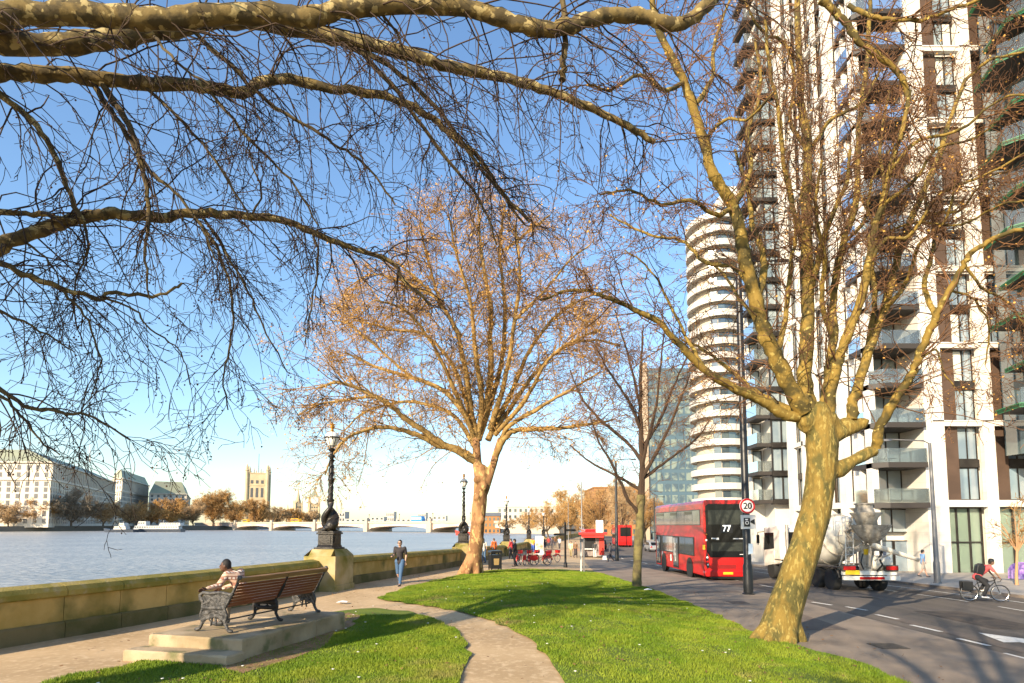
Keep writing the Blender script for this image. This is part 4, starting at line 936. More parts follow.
MB().tube([(.1,-.2,1.5),(.95,-.5,1.92)], .035, 6).tube([(.0,.1,1.2),(.0,-.15,2.3)], .07, 8).build('chute_strut', M_dirt, mx)
ld = MB()
for s in (0, .36): ld.tube([(-.95+s,.25,1.0),(-.85+s*.9,.3,3.5)], .028, 6)
for k in range(8): ld.tube([(-.94+.01*k,.25,1.15+k*.3),(-.6+.01*k,.28,1.15+k*.3)], .02, 5)
ld.tube([(-1.0,.3,2.6),(-1.0,1.1,2.6),(-1.0,1.1,3.6),(-1.0,.3,3.6),(-1.0,.3,2.6)], .02, 5); ld.build('ladder', mat('galvanised', (.55,.54,.5), .5, .4), mx)
bx = MB(); bx.box(-1.25,1.25,-.12,.02,.62,.80); bx.box(-1.2,1.2,.02,.2,.84,1.02); bx.build('rear_bar', M_drum, mx, bevel=.01)
MB().box(-.55,.55,-.135,-.115,.65,.77).build('red_reflector', M_redl, mx); MB().box(-1.12,-.5,-.05,.0,.86,1.06).build('number_plate', M_plate, mx)
for s in (-1, 1): MB().box(s*.95-.26,s*.95+.26,-.1,-.02,1.07,1.24).build('tail_light', M_redl, mx, bevel=.01); MB().box(s*.95-.28,s*.95+.28,-.04,.12,1.0,1.28).build('light_box', M_ch, mx)
MB().box(-.15,.1,.12,.19,1.75,2.0).build('yellow_sticker', M_plate, mx)
tk = MB().lathe([(0,-.45),(.3,-.45),(.34,-.3),(.34,.3),(.3,.45),(0,.45)], (.72,.55,1.35), 16, 'x'); tk.build('water_tank', M_drum, mx, smooth=True)
MB().tube([(.3,.0,1.0),(.5,-.1,1.3),(.35,-.12,1.6),(.55,-.05,1.9)], .045, 6).build('hose', M_black, mx); MB().tube([(-.3,.0,1.1),(-.45,-.08,1.4),(-.3,-.02,1.8)], .03, 6).build('hose', M_black, mx)
cb = MB(); cb.prism([(6.5,.95),(8.85,.62),(8.95,1.6),(8.75,2.95),(6.95,3.05),(6.5,2.85)], -1.23, 1.23, 0); cab = cb.build('cab', M_tw, mx, bevel=.07)
for s in (-1, 1):
    dr_ = MB().prism([(7.35,1.75),(8.75,1.62),(8.62,2.62),(7.35,2.66)], s*1.235-.012, s*1.235+.012, 0).build('side_window', M_bglass, mx)
    MB().prism([(7.3,.95),(8.7,.8),(8.7,1.55),(7.3,1.65)], s*1.24-.012, s*1.24+.012, 0).build('door', M_tw, mx, bevel=.006)
    m_ = MB().tube([(s*1.22,8.7,2.7),(s*1.55,8.85,2.65),(s*1.55,8.85,1.9)], .025, 6); m_.cbox((s*1.55,8.85,2.25),(.10,.22,.5)); m_.build('mirror', M_black, mx)
MB().box(-.95,.95,6.47,6.52,1.9,2.7).build('rear_window', M_bglass, mx); MB().box(-1.05,1.05,8.88,8.95,1.7,2.7).build('windscreen', M_bglass, mx)
MB().tube([(-.9,6.35,1.0),(-.9,6.35,3.1)], .09, 10).build('exhaust', M_rim, mx)
# ---- smaller bus, cars and van far up the road
b_ = MB(); sb = empty('red_bus', (20.2, 108, float(G(20,108))-.12), R(-4), 'smaller red bus far up the road, between the slender tree and the tall lamp column', 'bus')
rbox(b_, -1.3, 1.3, .3, 3.9, 0, 10, .2); b_.build('body', M_red, sb, bevel=.04)
MB().box(-.8,1.1,-.03,.02,1.9,3.5).build('rear_window', M_bglass, sb); MB().box(-1.32,-1.28,.8,9.5,1.5,2.4).build('side_window', M_bglass, sb); MB().box(-1.1,1.1,-.04,.02,.5,.9).build('bumper', M_redl, sb)
for s in (-1, 1):
    for y in (2, 8): wheel(sb, s*1.15, y, .46, .46, .28, s)
def car(x, y, rz, m, label, van=False):
    t = empty('parked_van' if van else 'parked_car', (x, y, float(G(x, y))-.12), rz, label, 'van' if van else 'car')
    pr = [(0,.35),(0,.85),(.3,1.0),(.8,1.45),(2.4,1.48),(3.2,1.0),(4.1,.85),(4.2,.35)] if not van else [(0,.35),(0,2.1),(.1,2.2),(3.6,2.2),(4.3,1.3),(5.1,1.1),(5.2,.35)]
    MB().prism(pr, -.85, .85, 0).build('body', m, t, bevel=.06)
    if van: MB().box(-.6,.6,-.02,.03,1.3,1.9).build('rear_window', M_bglass, t); MB().prism([(2.9,1.35),(4.1,1.35),(3.6,2.0),(2.9,2.0)], -.86, .86, 0).build('side_window', M_bglass, t)
    else: MB().prism([(.42,.98),(.86,1.4),(2.36,1.42),(3.0,1.0)], -.86, .86, 0).build('side_window', M_bglass, t); MB().prism([(.22,.98),(.70,1.40),(.74,1.40),(.27,.98)], -.62, .62, 0).build('rear_window', M_bglass, t)
    for s in (-1, 1):
        MB().box(s*.7-.12,s*.7+.12,-.03,.03,.65,.85).build('tail_light', M_redl, t)
        for yy in (.8, 3.4 if not van else 4.2): wheel(t, s*.78, yy, .32, .32, .2, s)
car(21.0, 88, 0, mat('silver_paint', (.45,.45,.45), .3, .5), 'small silver car beyond the front of the double decker bus'); car(17.5, 128, 0, M_wpaint, 'white van far up the road beside the small red bus', True); car(13.6, 92, 0, M_black, 'black car up the road left of the small red bus')
# ================================================================ STREET FURNITURE
def put(px, py, Y=None): g = gp(px, py); return g
def column(name, px, py, h, label, m, r0=.09, r1=.05, arm=None, group=None):
    g = gp(px, py); t = empty(name, g, 0, label, 'lamp post', group)
    MB().lathe([(r0*1.6,0),(r0*1.6,.05),(r0*1.25,.08),(r0*1.25,1.1),(r0,1.2),(r1,h)], n=14).build('column', m, t, smooth=True)
    if arm:
        dx, dy = arm; MB().tube([(0,0,h-.05),(dx*.15,dy*.15,h+.12),(dx,dy,h+.2)], .035, 8).build('arm', m, t)
        MB().prism([(-.06,h+.10),(.06,h+.10),(.04,h+.22),(-.04,h+.22)], dx-.05 if dx > 0 else dx-.45, dx+.45 if dx > 0 else dx+.05, 0).build('lamp_head', m, t, bevel=.01) if abs(dx) > 0 else None
    return t
M_grey = mat('galvanised_grey', (.22,.21,.20), .5, .4)
sp20 = column('lamp_column', 748.5, 594.5, 13.2, 'tall black lamp column by the kerb carrying the 20 speed sign', M_black, .145, .12, (1.6, .1))
g = gp(748.5, 594.5)
s20 = empty('speed_limit_sign', (g.x, g.y-.17, g.z+3.42), 0, 'round white 20 sign with red ring on the black lamp column', 'road sign')
MB().lathe([(0,0),(.30,0),(.30,.03),(0,.03)], (0,0,0), 40, 'y').build('plate', M_wpaint, s20); MB().torus((0,-.004,0), .262, .036, 'y', 40, 6).build('red_ring', mat('sign_red', (.65,.02,.02), .4), s20)
text_mesh('digits', '20', .34, Matrix.Translation((0,-.012,-.005)) @ Matrix.Rotation(math.pi/2, 4, 'X'), M_black, s20, .006)
cs_ = empty('camera_sign', (g.x+.02, g.y-.17, g.z+2.80), 0, 'square grey camera sign just under the round 20 sign', 'road sign')
MB().box(-.29,.29,0,.03,-.27,.27).build('plate', mat('sign_grey', (.62,.62,.6), .5), cs_)
cm = MB(); cm.box(-.18,.06,-.012,0,-.18,.16); cm.prism([(.08,-.02),(.24,-.1),(.24,.12),(.08,.04)], -.012, 0, 1); cm.build('camera_symbol', M_black, cs_)
cm = MB(); cm.torus((-.06,-.014,-.03), .06, .014, 'y', 16, 5); cm.box(-.13,-.02,-.016,-.01,.07,.12); cm.build('symbol_detail', M_wpaint, cs_)
st_ = empty('sticker', (g.x+.05, g.y-.19, g.z+1.75), 0, 'torn white and blue sticker on the black lamp column below the camera sign', 'sticker')
MB().prism([(-.08,-.2),(.09,-.16),(.1,.2),(-.06,.22)], 0, .01, 1).build('paper', mat('sticker_pale', (.55,.68,.8), .6), st_)
column('lamp_column', 937.5, 583, 7.7, 'slim grey lamp column on the far pavement with short arm to the left', M_grey, .13, .08, (-2.2, 0))
column('lamp_column', 617, 561, 9.5, 'dark lamp column left of the slender young tree', M_black, .15, .11, (1.5, 0))
column('lamp_column', 582, 548, 10.5, 'thin grey lamp column far up the promenade above the kiosk', M_grey, .12, .08, (-1.6, 0))
column('lamp_column', 568.5, 546, 7.5, 'thin pole directly behind the black fingerpost', M_grey, .07, .05)
column('lamp_column', 655, 548, 8.5, 'distant dark lamp column just left of the bus front', M_black, .13, .1, (1.4, 0))
g = gp(565.5, 567.5); fp = empty('fingerpost', g, 0, 'black fingerpost with two pointing arms beside the lawn', 'signpost')
MB().lathe([(.13,0),(.13,.3),(.09,.34),(.075,.4),(.065,3.0),(.08,3.02),(.08,3.1),(.04,3.16),(.0,3.2)], n=14).build('post', M_black, fp, smooth=True)
MB().prism([(-.75,2.22),(-.85,2.29),(-.75,2.38),(-.05,2.38),(-.05,2.22)], -.03, .03, 1).build('finger', M_black, fp); MB().prism([(.05,2.52),(.05,2.68),(.7,2.68),(.8,2.60),(.7,2.52)], -.03, .03, 1).build('finger', M_black, fp)
g = gp(582.5, 572); sp = empty('sign_post', g, 0, 'short pale grey double post standing at the lawn edge', 'post')
for s in (-1, 1): MB().box(s*.09-.045, s*.09+.045, -.03, .03, 0, 2.05).build('upright', M_grey if s > 0 else mat('pale_grey', (.55,.55,.52), .5), sp)
MB().box(-.14,.14,-.04,.04,1.85,2.05).build('top_plate', M_grey, sp)
# litter bin
g = gp(495, 570); bn = empty('litter_bin', g, .3, 'black slatted litter bin behind the big tree on the promenade', 'bin')
MB().box(-.30,.30,-.30,.30,.08,.86).build('body', M_black, bn, bevel=.03); MB().prism([(-.36,.98),(.36,.98),(.30,1.10),(-.30,1.10)], -.36, .36, 1).build('lid', M_black, bn, bevel=.02)
for s in (-1, 1):
    for q in (-1, 1): MB().box(s*.28-.03,s*.28+.03,q*.28-.03,q*.28+.03,.0,1.0).build('leg', M_black, bn)
MB().prism([(-.14,.3),(.14,.3),(.16,.66),(-.16,.66)], -.31, -.295, 1).build('emblem_plate', mat('gold_plate', (.45,.30,.12), .5, .4), bn)
# ---- hire bikes
M_bred = mat('bike_red', (.55,.015,.015), .35); M_bike = mat('bike_frame_dark', (.03,.03,.035), .4); M_chrome = mat('chrome', (.6,.6,.6), .25, .9)
def bike(label, loc, rz, group=None, road=False):
    t = empty('road_bicycle' if road else 'hire_bicycle', loc, rz, label, 'bicycle', group); r = .335; mf = M_black if road else M_bike
    for x in (-.52, .52):
        wt = MB().torus((x, 0, r), r-.02, .018 if road else .026, 'y', 32, 6).build('wheel', M_tyre, t, smooth=True)
        q = MB().torus((x, 0, r), r-.045, .010, 'y', 28, 5); 
        for k in range(10): a = k*math.pi/5; q.tube([(x,0,r),(x+(r-.05)*math.cos(a),0,r+(r-.05)*math.sin(a))], .002, 3)
        q.tube([(x,-.04,r),(x,.04,r)], .02, 8); q.build('rim', M_chrome, wt)
    f = MB()
    for a, b, q in (((-.12,0,.29),(-.24,0,.80),.018),((-.12,0,.29),(.36,0,.76),.022),((-.22,0,.72),(.34,0,.82),.018) if road else ((-.17,0,.5),(.35,0,.70),.024),((-.12,0,.29),(-.52,0,r),.012),((-.23,0,.72),(-.52,0,r),.012),((.34,0,.9),(.38,0,.72),.02),((.38,0,.72),(.52,0,r),.015)): f.tube([a, b], q, 8)
    f.build('frame', mf, t, smooth=True)
    hb = MB()
    if road: hb.tube([(.34,-.2,.94),(.34,.2,.94)], .014, 6); [hb.tube([(.34,s*.2,.94),(.45,s*.2,.95),(.50,s*.2,.88),(.45,s*.2,.80),(.36,s*.2,.79)], .014, 6) for s in (-1, 1)]; hb.tube([(.34,0,.88),(.34,0,.94)], .014, 6)
    else: hb.tube([(.25,-.3,1.06),(.33,-.12,1.04),(.33,.12,1.04),(.25,.3,1.06)], .014, 6); hb.tube([(.34,0,.88),(.33,0,1.04)], .018, 6)
    hb.build('handlebar', M_black, t)
    MB().ball((-.27,0,.90 if road else .93), (.14,.07 if road else .10,.035), 12, 6).tube([(-.22,0,.72),(-.25,0,.88)], .013, 6).build('saddle', M_black, t, smooth=True)
    cr = MB(); cr.lathe([(.09,-.008),(.09,.008)], (-.12,-.06,.29), 18, 'y'); cr.tube([(-.12,-.07,.29),(-.05,-.1,.14)], .01, 5); cr.tube([(-.12,.07,.29),(-.19,.1,.44)], .01, 5); cr.tube([(-.12,-.07,.29),(-.12,.07,.29)], .012, 6); cr.build('crank', M_chrome, t); MB().box(-.1,0,-.16,-.07,.12,.14).build('pedal', M_black, t); MB().box(-.24,-.14,.07,.16,.43,.45).build('pedal', M_black, t)
    if not road:
        mg = MB().torus((-.52,0,r), r+.025, .03, 'y', 20, 5, .15*math.pi, 1.05*math.pi); q = MB()
        for s in (-.028, .028): q.prism([(-.52,r+.0),(-.86,r+.10),(-.84,r+.26),(-.70,r+.38),(-.5,r+.42),(-.3,r+.36),(-.22,r+.1)], s-.006, s+.006, 1)
        q.build('skirt_guard', M_bred, t); mg.build('rear_mudguard', M_bred, t); MB().torus((.52,0,r), r+.025, .03, 'y', 16, 5, .05*math.pi, .8*math.pi).build('front_mudguard', M_bred, t)
        b = MB(); b.prism([(.40,.78),(.68,.78),(.74,1.02),(.38,1.02)], -.15, .15, 1); b.build('front_basket', M_bred, t)
    return t
spots = [(519,565.5,78,'leftmost hire bike of the row, partly behind the person in black'),(527,565,70,'second hire bike from the left in the red row'),(534,564.5,62,'third hire bike from the left, red striped guard towards us'),(541,565.5,20,'hire bike in the middle of the row standing almost side on'),(547,563.5,64,'fifth hire bike of the row, in front of the docking totem'),(553,562.5,40,'rightmost hire bike, turned away beside the open promenade')]
HB = bike('-', (0,0,0), 0, 'red hire bikes docked on the promenade')
for i, (px, py, a, lab) in enumerate(spots):
    g = gp(px, py); t = HB if i == 0 else copy_tree(HB); t.location = g; t.rotation_euler.z = R(a); t["label"] = lab
g = gp(539.5, 556); dk_ = empty('docking_totem', g, 0, 'white and orange information totem behind the hire bikes', 'sign')
MB().box(-.45,.45,-.08,.08,0,2.2).build('panel', M_wpaint, dk_, bevel=.02); MB().box(-.4,.4,-.09,-.078,.7,1.5).build('poster', mat('poster_orange', (.65,.22,.10), .6, c2=(.7,.6,.5), scale=4), dk_); MB().box(-.5,.5,-.1,.1,0,.12).build('foot', M_grey, dk_)
# ---- kiosk
g = gp(590, 557.5); M_kr = mat('kiosk_red', (.60,.04,.025), .5)
ks = empty('snack_kiosk', g, R(-6), 'dark souvenir kiosk with red roof and open shutter beside the promenade', 'kiosk')
MB().box(-1.0,1.6,0,3.0,.12,2.5).build('cabin', mat('kiosk_grey', (.16,.13,.12), .6, c2=(.3,.25,.22), scale=2), ks, bevel=.02); MB().prism([(-.4,2.5),(3.4,2.5),(3.2,2.75),(-.2,2.75)], -1.2, 1.9, 0).build('roof', M_kr, ks, bevel=.02)
MB().box(-1.06,-1.0,.3,2.7,.2,2.4).build('shutter', M_black, ks); MB().box(-.7,.6,-.03,.02,1.0,2.2).build('hatch', M_black, ks); MB().box(-.8,.7,-.35,.0,.9,.98).build('counter', M_wpaint, ks)
MB().box(1.0,1.55,-.04,.02,.3,2.3).build('side_panel', M_kr, ks); MB().prism([(-.9,2.2),(-.0,2.55),(-.0,2.6),(-.9,2.25)], -.9, 1.5, 0).build('awning', M_kr, ks)
MB().box(.7,1.5,.5,.6,2.75,4.1).build('white_sign_board', M_wpaint, ks)
st2 = empty('red_bus', gp(601,556)+Vector((1.0,14,0)), R(-3), 'red single decker bus half hidden behind the snack kiosk', 'bus')
b_ = MB(); rbox(b_, -1.2, 1.2, .3, 3.0, 0, 8, .2); b_.build('body', M_red, st2, bevel=.04); MB().box(-.9,.9,-.03,.02,1.5,2.6).build('rear_window', M_bglass, st2)
for s in (-1, 1): wheel(st2, s*1.05, 1.8, .46, .46, .28, s)
# ---- purple planter sculpture outside the block
g = gp(1008, 579); pp = empty('purple_arch_bench', (g.x+1.7, g.y+.2, g.z), 0, 'purple arched bench outside the ground floor window at far right', 'bench')
pts = [(-1.2,0),(-1.2,.55),(-1.0,.85),(-.6,1.0),(1.4,1.0),(1.6,.9),(1.6,0),(1.3,0),(1.15,.5),(.7,.62),(-.2,.62),(-.6,.45),(-.7,0)]
mb = MB(); P_ = pts; n = len(P_); vs = [(x,-.35,z) for x, z in P_]+[(x,.35,z) for x, z in P_]
import mathutils
tri = mathutils.geometry.tessellate_polygon([[Vector((x, z, 0)) for x, z in P_]])
mb.add(vs, [tuple(t) for t in tri]+[tuple(i+n for i in t[::-1]) for t in tri]+[(i, (i+1) % n, n+(i+1) % n, n+i) for i in range(n)]); mb.build('seat', mat('purple_paint', (.25,.10,.42), .5, c2=(.45,.30,.6), scale=2), pp, bevel=.03)
# ---- bench on its stone platform
def Pz(px, py, z): return at(px, py, z=z)
ZP = .86
c0 = Pz(242.5, 639.5, ZP); c1_ = Pz(345, 612, ZP); u = (c1_-c0); u.z = 0; PL = u.length; u.normalize(); PA = math.atan2(u.y, u.x)
pf = empty('stone_platform', (c0.x, c0.y, float(G(c0.x, c0.y))), PA, 'worn stone platform with a lower step under the bench', 'platform')
M_plat = mat('platform_concrete', (.42,.32,.20), .9, c2=(.27,.20,.11), scale=1.3, c3=(.15,.14,.06), s3=2.6, t3=(.56,.7), bump=.5, bscale=18)
hz = ZP-pf.location.z; PW = 1.95
def wob(mb, x0, x1, y0, y1, z0, z1, r_):
    nx = max(2, int((x1-x0)/.12)); ny = max(2, int((y1-y0)/.12)); ring = [(x0+(x1-x0)*i/nx, y0) for i in range(nx)]+[(x1, y0+(y1-y0)*i/ny) for i in range(ny)]+[(x1-(x1-x0)*i/nx, y1) for i in range(nx)]+[(x0, y1-(y1-y0)*i/ny) for i in range(ny)]
    n = len(ring); rr_ = random.Random(r_); vs = []; cx, cy = (x0+x1)/2, (y0+y1)/2
    for z, ins in ((z0, 0), (z1-.03, 0), (z1, .02)):
        for x, y in ring:
            dx = -1 if x > cx+.01 else 1; dy = -1 if y > cy+.01 else 1
            vs.append((x+rr_.uniform(-.008,.008)+dx*ins*(abs(x-cx) > (x1-x0)/2-.01), y+rr_.uniform(-.008,.008)+dy*ins*(abs(y-cy) > (y1-y0)/2-.01), z+rr_.uniform(-.006,.004)*(z > z0)))
    fs = [(k*n+i, k*n+(i+1) % n, (k+1)*n+(i+1) % n, (k+1)*n+i) for k in (0, 1) for i in range(n)]+[tuple(2*n+i for i in range(n))]
    return mb.add(vs, fs)
seg = PL/3
for k in range(3): wob(MB(), k*seg+.004, (k+1)*seg-.004, 0, PW, -.3, hz-.001*k, k).build('slab', M_plat, pf)
wob(MB(), -.42, -.004, -.05, PW+.1, -.3, hz*.5, 9).build('step', M_plat, pf)
# the bench: seen from behind, facing the river
B0 = Pz(216, 632, ZP); B1 = Pz(305, 612, ZP)
bu = B1-B0; bu.z = 0; BLb = bu.length; BAng = math.atan2(bu.y, bu.x)
bench = empty('park_bench', (B0.x, B0.y, ZP+.002), BAng, 'long wooden slatted bench with ornate cast iron ends facing the river', 'bench')
M_oak = mat('varnished_slat', (.24,.08,.03), .35, c2=(.20,.05,.014), scale=3, stretch=(.3,6,6), spec=.6, bump=.15, bscale=14); M_rail = mat('weathered_top_rail', (.36,.19,.07), .6, c2=(.25,.13,.05), scale=3, stretch=(.3,5,5))
M_ci = mat('worn_cast_iron', (.11,.105,.10), .5, .5, c2=(.04,.04,.04), scale=14, bump=.9, bscale=55)
# local: x along, y+ towards river (left of u), z up ; back at y=-.32 leaning away from river, seat y -.2..+.30
for k in range(7):
    z = .50+k*.058; y = -.20-(z-.45)*.56
    MB().prism([(y-.012,z-.026),(y+.016,z-.026),(y-.012,z+.026),(y-.040,z+.026)], .03, BLb-.03, 0).build('slat', M_oak, bench, bevel=.004)
for a, b in ((-.04, BLb*.5-.004), (BLb*.5+.004, BLb+.06)): MB().prism([(-.51,.90),(-.42,.90),(-.46,1.0),(-.55,.985)], a, b, 0).build('top_rail', M_rail, bench, bevel=.012)
for k in range(6): MB().box(.03, BLb-.03, -.20+k*.085, -.13+k*.085, .425+.008*abs(k-2), .45+.008*abs(k-2)).build('slat', M_oak, bench, bevel=.005)
MB().tube([(0,-.1,.2),(BLb,-.1,.2)], .015, 8).build('tie_rod', M_ci, bench)
def iron(x, ends):
    pr = []
    leg = lambda pts, r: [pr.append(('s', (x, a[0], a[1]), (x, b[0], b[1]), r, r)) for a, b in zip(pts[:-1], pts[1:])]
    leg([(-.18,.43),(-.24,.3),(-.21,.16),(-.28,.05),(-.33,.03)], .03); leg([(.30,.42),(.34,.3),(.29,.16),(.35,.05),(.41,.03)], .03)
    leg([(-.18,.43),(.30,.42)], .03); leg([(-.19,.43),(-.34,.68),(-.50,.97)], .028); leg([(-.20,.2),(.0,.3),(.28,.2)], .022); leg([(-.21,.3),(.05,.38),(.3,.3)], .022)
    if not ends: leg([(-.2,.38),(.28,.38)], .05); leg([(-.2,.3),(-.1,.26),(.2,.26),(.28,.3)], .04); leg([(-.26,.52),(-.38,.74)], .04)
    pr.append(('e', (x,-.33,.03), (.04,.06,.035))); pr.append(('e', (x,.41,.03), (.04,.06,.035)))
    if ends:
        leg([(-.30,.68),(-.1,.71),(.15,.69),(.30,.70),(.37,.65),(.36,.57),(.30,.55)], .032); leg([(.34,.6),(.30,.5),(.31,.43)], .026)
        leg([(-.25,.55),(-.05,.48),(.1,.6),(.25,.5)], .02); leg([(-.1,.44),(-.02,.55),(-.12,.63)], .018); leg([(.05,.45),(.0,.56),(.12,.64)], .018); leg([(.2,.44),(.18,.55),(.25,.65)], .018)
        for k in range(9): a = k*.75; leg([(-.05+.07*math.cos(a)*(1-k*.08),.57+.06*math.sin(a)*(1-k*.08)),(-.05+.07*math.cos(a+.75)*(1-(k+1)*.08),.57+.06*math.sin(a+.75)*(1-(k+1)*.08))], .012)
        for k in range(8): a = k*.75; leg([(.17+.06*math.cos(a)*(1-k*.08),.56+.06*math.sin(a)*(1-k*.08)),(.17+.06*math.cos(a+.75)*(1-(k+1)*.08),.56+.06*math.sin(a+.75)*(1-(k+1)*.08))], .012)
        for (cy_, cz_, q0) in ((-.17,.30,.075),(.02,.37,.07),(.2,.33,.075),(-.08,.22,.06),(.12,.22,.06),(.27,.22,.05),(-.2,.47,.06),(.0,.50,.055),(.28,.46,.055)):
            for k in range(8): a = k*.8; leg([(cy_+q0*math.cos(a)*(1-k*.09),cz_+q0*math.sin(a)*(1-k*.09)),(cy_+q0*math.cos(a+.8)*(1-(k+1)*.09),cz_+q0*math.sin(a+.8)*(1-(k+1)*.09))], .013)
        leg([(-.02,.12),(.02,.28)], .02); leg([(.1,.12),(.07,.28)], .02)
        pr.append(('e', (x,-.50,.985), (.04,.05,.05)))
    return blob('iron_end' if ends else 'iron_support', pr, .014, M_ci if ends else mat('dark_iron', (.025,.022,.02), .6), bench, 1)
for x_ in (-.02, BLb+.02):
    outl = [(-.27,.10),(-.19,.16),(-.12,.24),(.02,.29),(.16,.26),(.25,.16),(.33,.10),(.34,.3),(.31,.5),(.33,.6),(.26,.68),(.05,.66),(-.12,.69),(-.34,.70),(-.26,.52),(-.2,.42),(-.24,.25)]
    MB().prism(outl, x_-.006, x_+.006, 0).build('end_panel', M_ci, bench)
iron(-.02, True); iron(BLb*.52, False); iron(BLb+.02, True)
# flat paving crack lines are left to the stone texture
# ================================================================ PEOPLE
SKINS = {'dark': (.10,.045,.025), 'mid': (.28,.15,.09), 'light': (.50,.30,.21)}
def V3(*a): return Vector(a)
def standing(step=0.0, armL=0.0, armR=0.0, bendL=.15, bendR=.15, lean=0.0):
    """joint table, facing +y; step = stride; arm swings in radians (forward positive)"""
    J = {'pel': V3(0,0,.95), 'wai': V3(0,.0+lean*.1,1.10), 'che': V3(0,.01+lean*.3,1.32), 'nek': V3(0,.0+lean*.45,1.50), 'hed': V3(0,.03+lean*.55,1.635)}
    for s, n, st, ar, bd in ((-1,'L',step,armL,bendL), (1,'R',-step,armR,bendR)):
        J['sh'+n] = V3(s*.185, lean*.42, 1.44)
        e = J['sh'+n]+V3(s*.04, .29*math.sin(ar), -.29*math.cos(ar)); J['el'+n] = e
        J['wr'+n] = e+V3(-s*.02, .25*math.sin(ar+bd), -.25*math.cos(ar+bd))
        J['hp'+n] = V3(s*.095, 0, .93)
        k = J['hp'+n]+V3(0, .44*math.sin(st*.9)+(.03 if st >= 0 else .06), -.44*math.cos(st*.9)); J['kn'+n] = k
        a = k+V3(0, .43*math.sin(st*.9-(.08 if st >= 0 else .35)), -.43*math.cos(st*.9-(.08 if st >= 0 else .35))); J['an'+n] = a
    lo = min(J['anL'].z, J['anR'].z)-.075
    for k in J: J[k] = J[k]-V3(0,0,lo)
    for n in 'LR': J['to'+n] = J['an'+n]+V3(0,.15,-.05 if J['an'+n].z < .1 else -.09)
    return J
def person(label, J, loc, rz, skin='light', top=(.1,.1,.1), bottom=(.05,.06,.1), hair=(.03,.02,.015), scale=1.0, female=False, vox=.016, long_sleeve=False, extras=None, hat=None, shoes=(.05,.05,.05), skirt=False, topmat=None, fine=False, cat='person', face=0.0, shorts=False, group=None):
    t = empty('person', loc, rz, label, cat, group); t.scale = (scale,)*3
    ms = mat('skin_'+skin, SKINS[skin], .55); mt = topmat or mat('cloth_%.2f_%.2f_%.2f' % top, top, .85); mb_ = mat('cloth_%.2f_%.2f_%.2f' % bottom, bottom, .85)
    mh = mat('hair_%.2f_%.2f' % hair[:2], hair, .7, bump=.3, bscale=80)
    S = []; s_ = lambda a, b, r0, r1: S.append(('s', a, b, r0, r1))
    w = .92 if female else 1.0
    # body: one continuous skin
    fw = Matrix.Rotation(face, 3, 'Z'); hd = J['hed']
    S.append(('e', hd, (.076,.094,.115))); S.append(('e', hd+fw @ V3(0,.035,-.065), (.052,.055,.05)))
    s_(J['nek']-V3(0,0,.02), hd-V3(0,0,.06), .056, .052); S.append(('e', hd+fw @ V3(0,.098,-.018), (.013,.02,.022)))
    for q in (-1, 1): S.append(('e', hd+fw @ V3(q*.078,0,-.015), (.012,.022,.032)))
    s_(J['che'], J['wai'], .12*w, .105*w); s_(J['wai'], J['pel'], .105*w, .125)
    for n, q in (('L',-1),('R',1)):
        s_(J['che']+V3(q*.05,0,.02), J['sh'+n], .10*w, .058*w); s_(J['sh'+n], J['el'+n], .052*w, .040*w); s_(J['el'+n], J['wr'+n], .040*w, .026*w)
        s_(J['hp'+n], J['kn'+n], .088, .056); s_(J['kn'+n]+V3(0,-.01,-.06), J['an'+n], .055, .036); s_(J['an'+n], J['to'+n], .038, .03)
        d = (J['wr'+n]-J['el'+n]).normalized(); sd_ = d.cross(V3(0,1,.3)).normalized(); nn = d.cross(sd_); c = J['wr'+n]+d*.05
        s_(J['wr'+n], c, .025, .032); s_(c-sd_*.015, c+sd_*.018+d*.03, .026, .022)
        if fine:
            for k, (o, l) in enumerate(((-.030,.062),(-.010,.072),(.011,.066),(.030,.05))):
                b = c+d*.045+sd_*o; m1 = b+d*l*.55+nn*.006; s_(b, m1, .0095, .009); s_(m1, m1+(d+nn*.5).normalized()*l*.5, .009, .0075)
            b = c+sd_*-.03; s_(b, b+(d*.6-sd_*.6+nn*.3).normalized()*.045, .011, .010); b2_ = b+(d*.6-sd_*.6+nn*.3).normalized()*.045; s_(b2_, b2_+(d+nn*.2).normalized()*.03, .010, .008)
        else: s_(c, c+d*.07+nn*.015, .026, .018)
    body = blob('body', S, .0105 if fine else vox, ms, t, 1)
    # face
    ey = MB(); [ey.ball(hd+fw @ V3(q*.03,.088,.012), .010, 6, 4) for q in (-1, 1)]; ey.build('eyes', mat('eye_dark', (.02,.015,.01), .2), body)
    MB().ball(hd+fw @ V3(0,.094,-.055), (.022,.008,.006), 8, 4).build('mouth', mat('lip', (.22,.07,.06), .5), body)
    # top
    T = []; q_ = lambda a, b, r0, r1: T.append(('s', a, b, r0, r1))
    q_(J['che'], J['wai'], .138*w, .128*w); q_(J['wai'], J['pel']-V3(0,0,.02), .128*w, .14); q_(J['che']+V3(0,0,.05), J['nek']-V3(0,0,.05), .11*w, .065)
    for n, q in (('L',-1),('R',1)):
        q_(J['che']+V3(q*.05,0,.02), J['sh'+n], .118*w, .074*w); 
        el = J['el'+n]; q_(J['sh'+n], el if long_sleeve else J['sh'+n].lerp(el,.75), .072*w, .058*w)
        if long_sleeve: q_(el, J['wr'+n]-(J['wr'+n]-el)*.06, .056*w, .040*w)
    blob('shirt' if not long_sleeve else 'jacket', T, .016, mt, body, 2)
    # bottom
    T = []
    if skirt: T += [('s', J['pel'], (J['knL']+J['knR'])/2, .14, .2)]
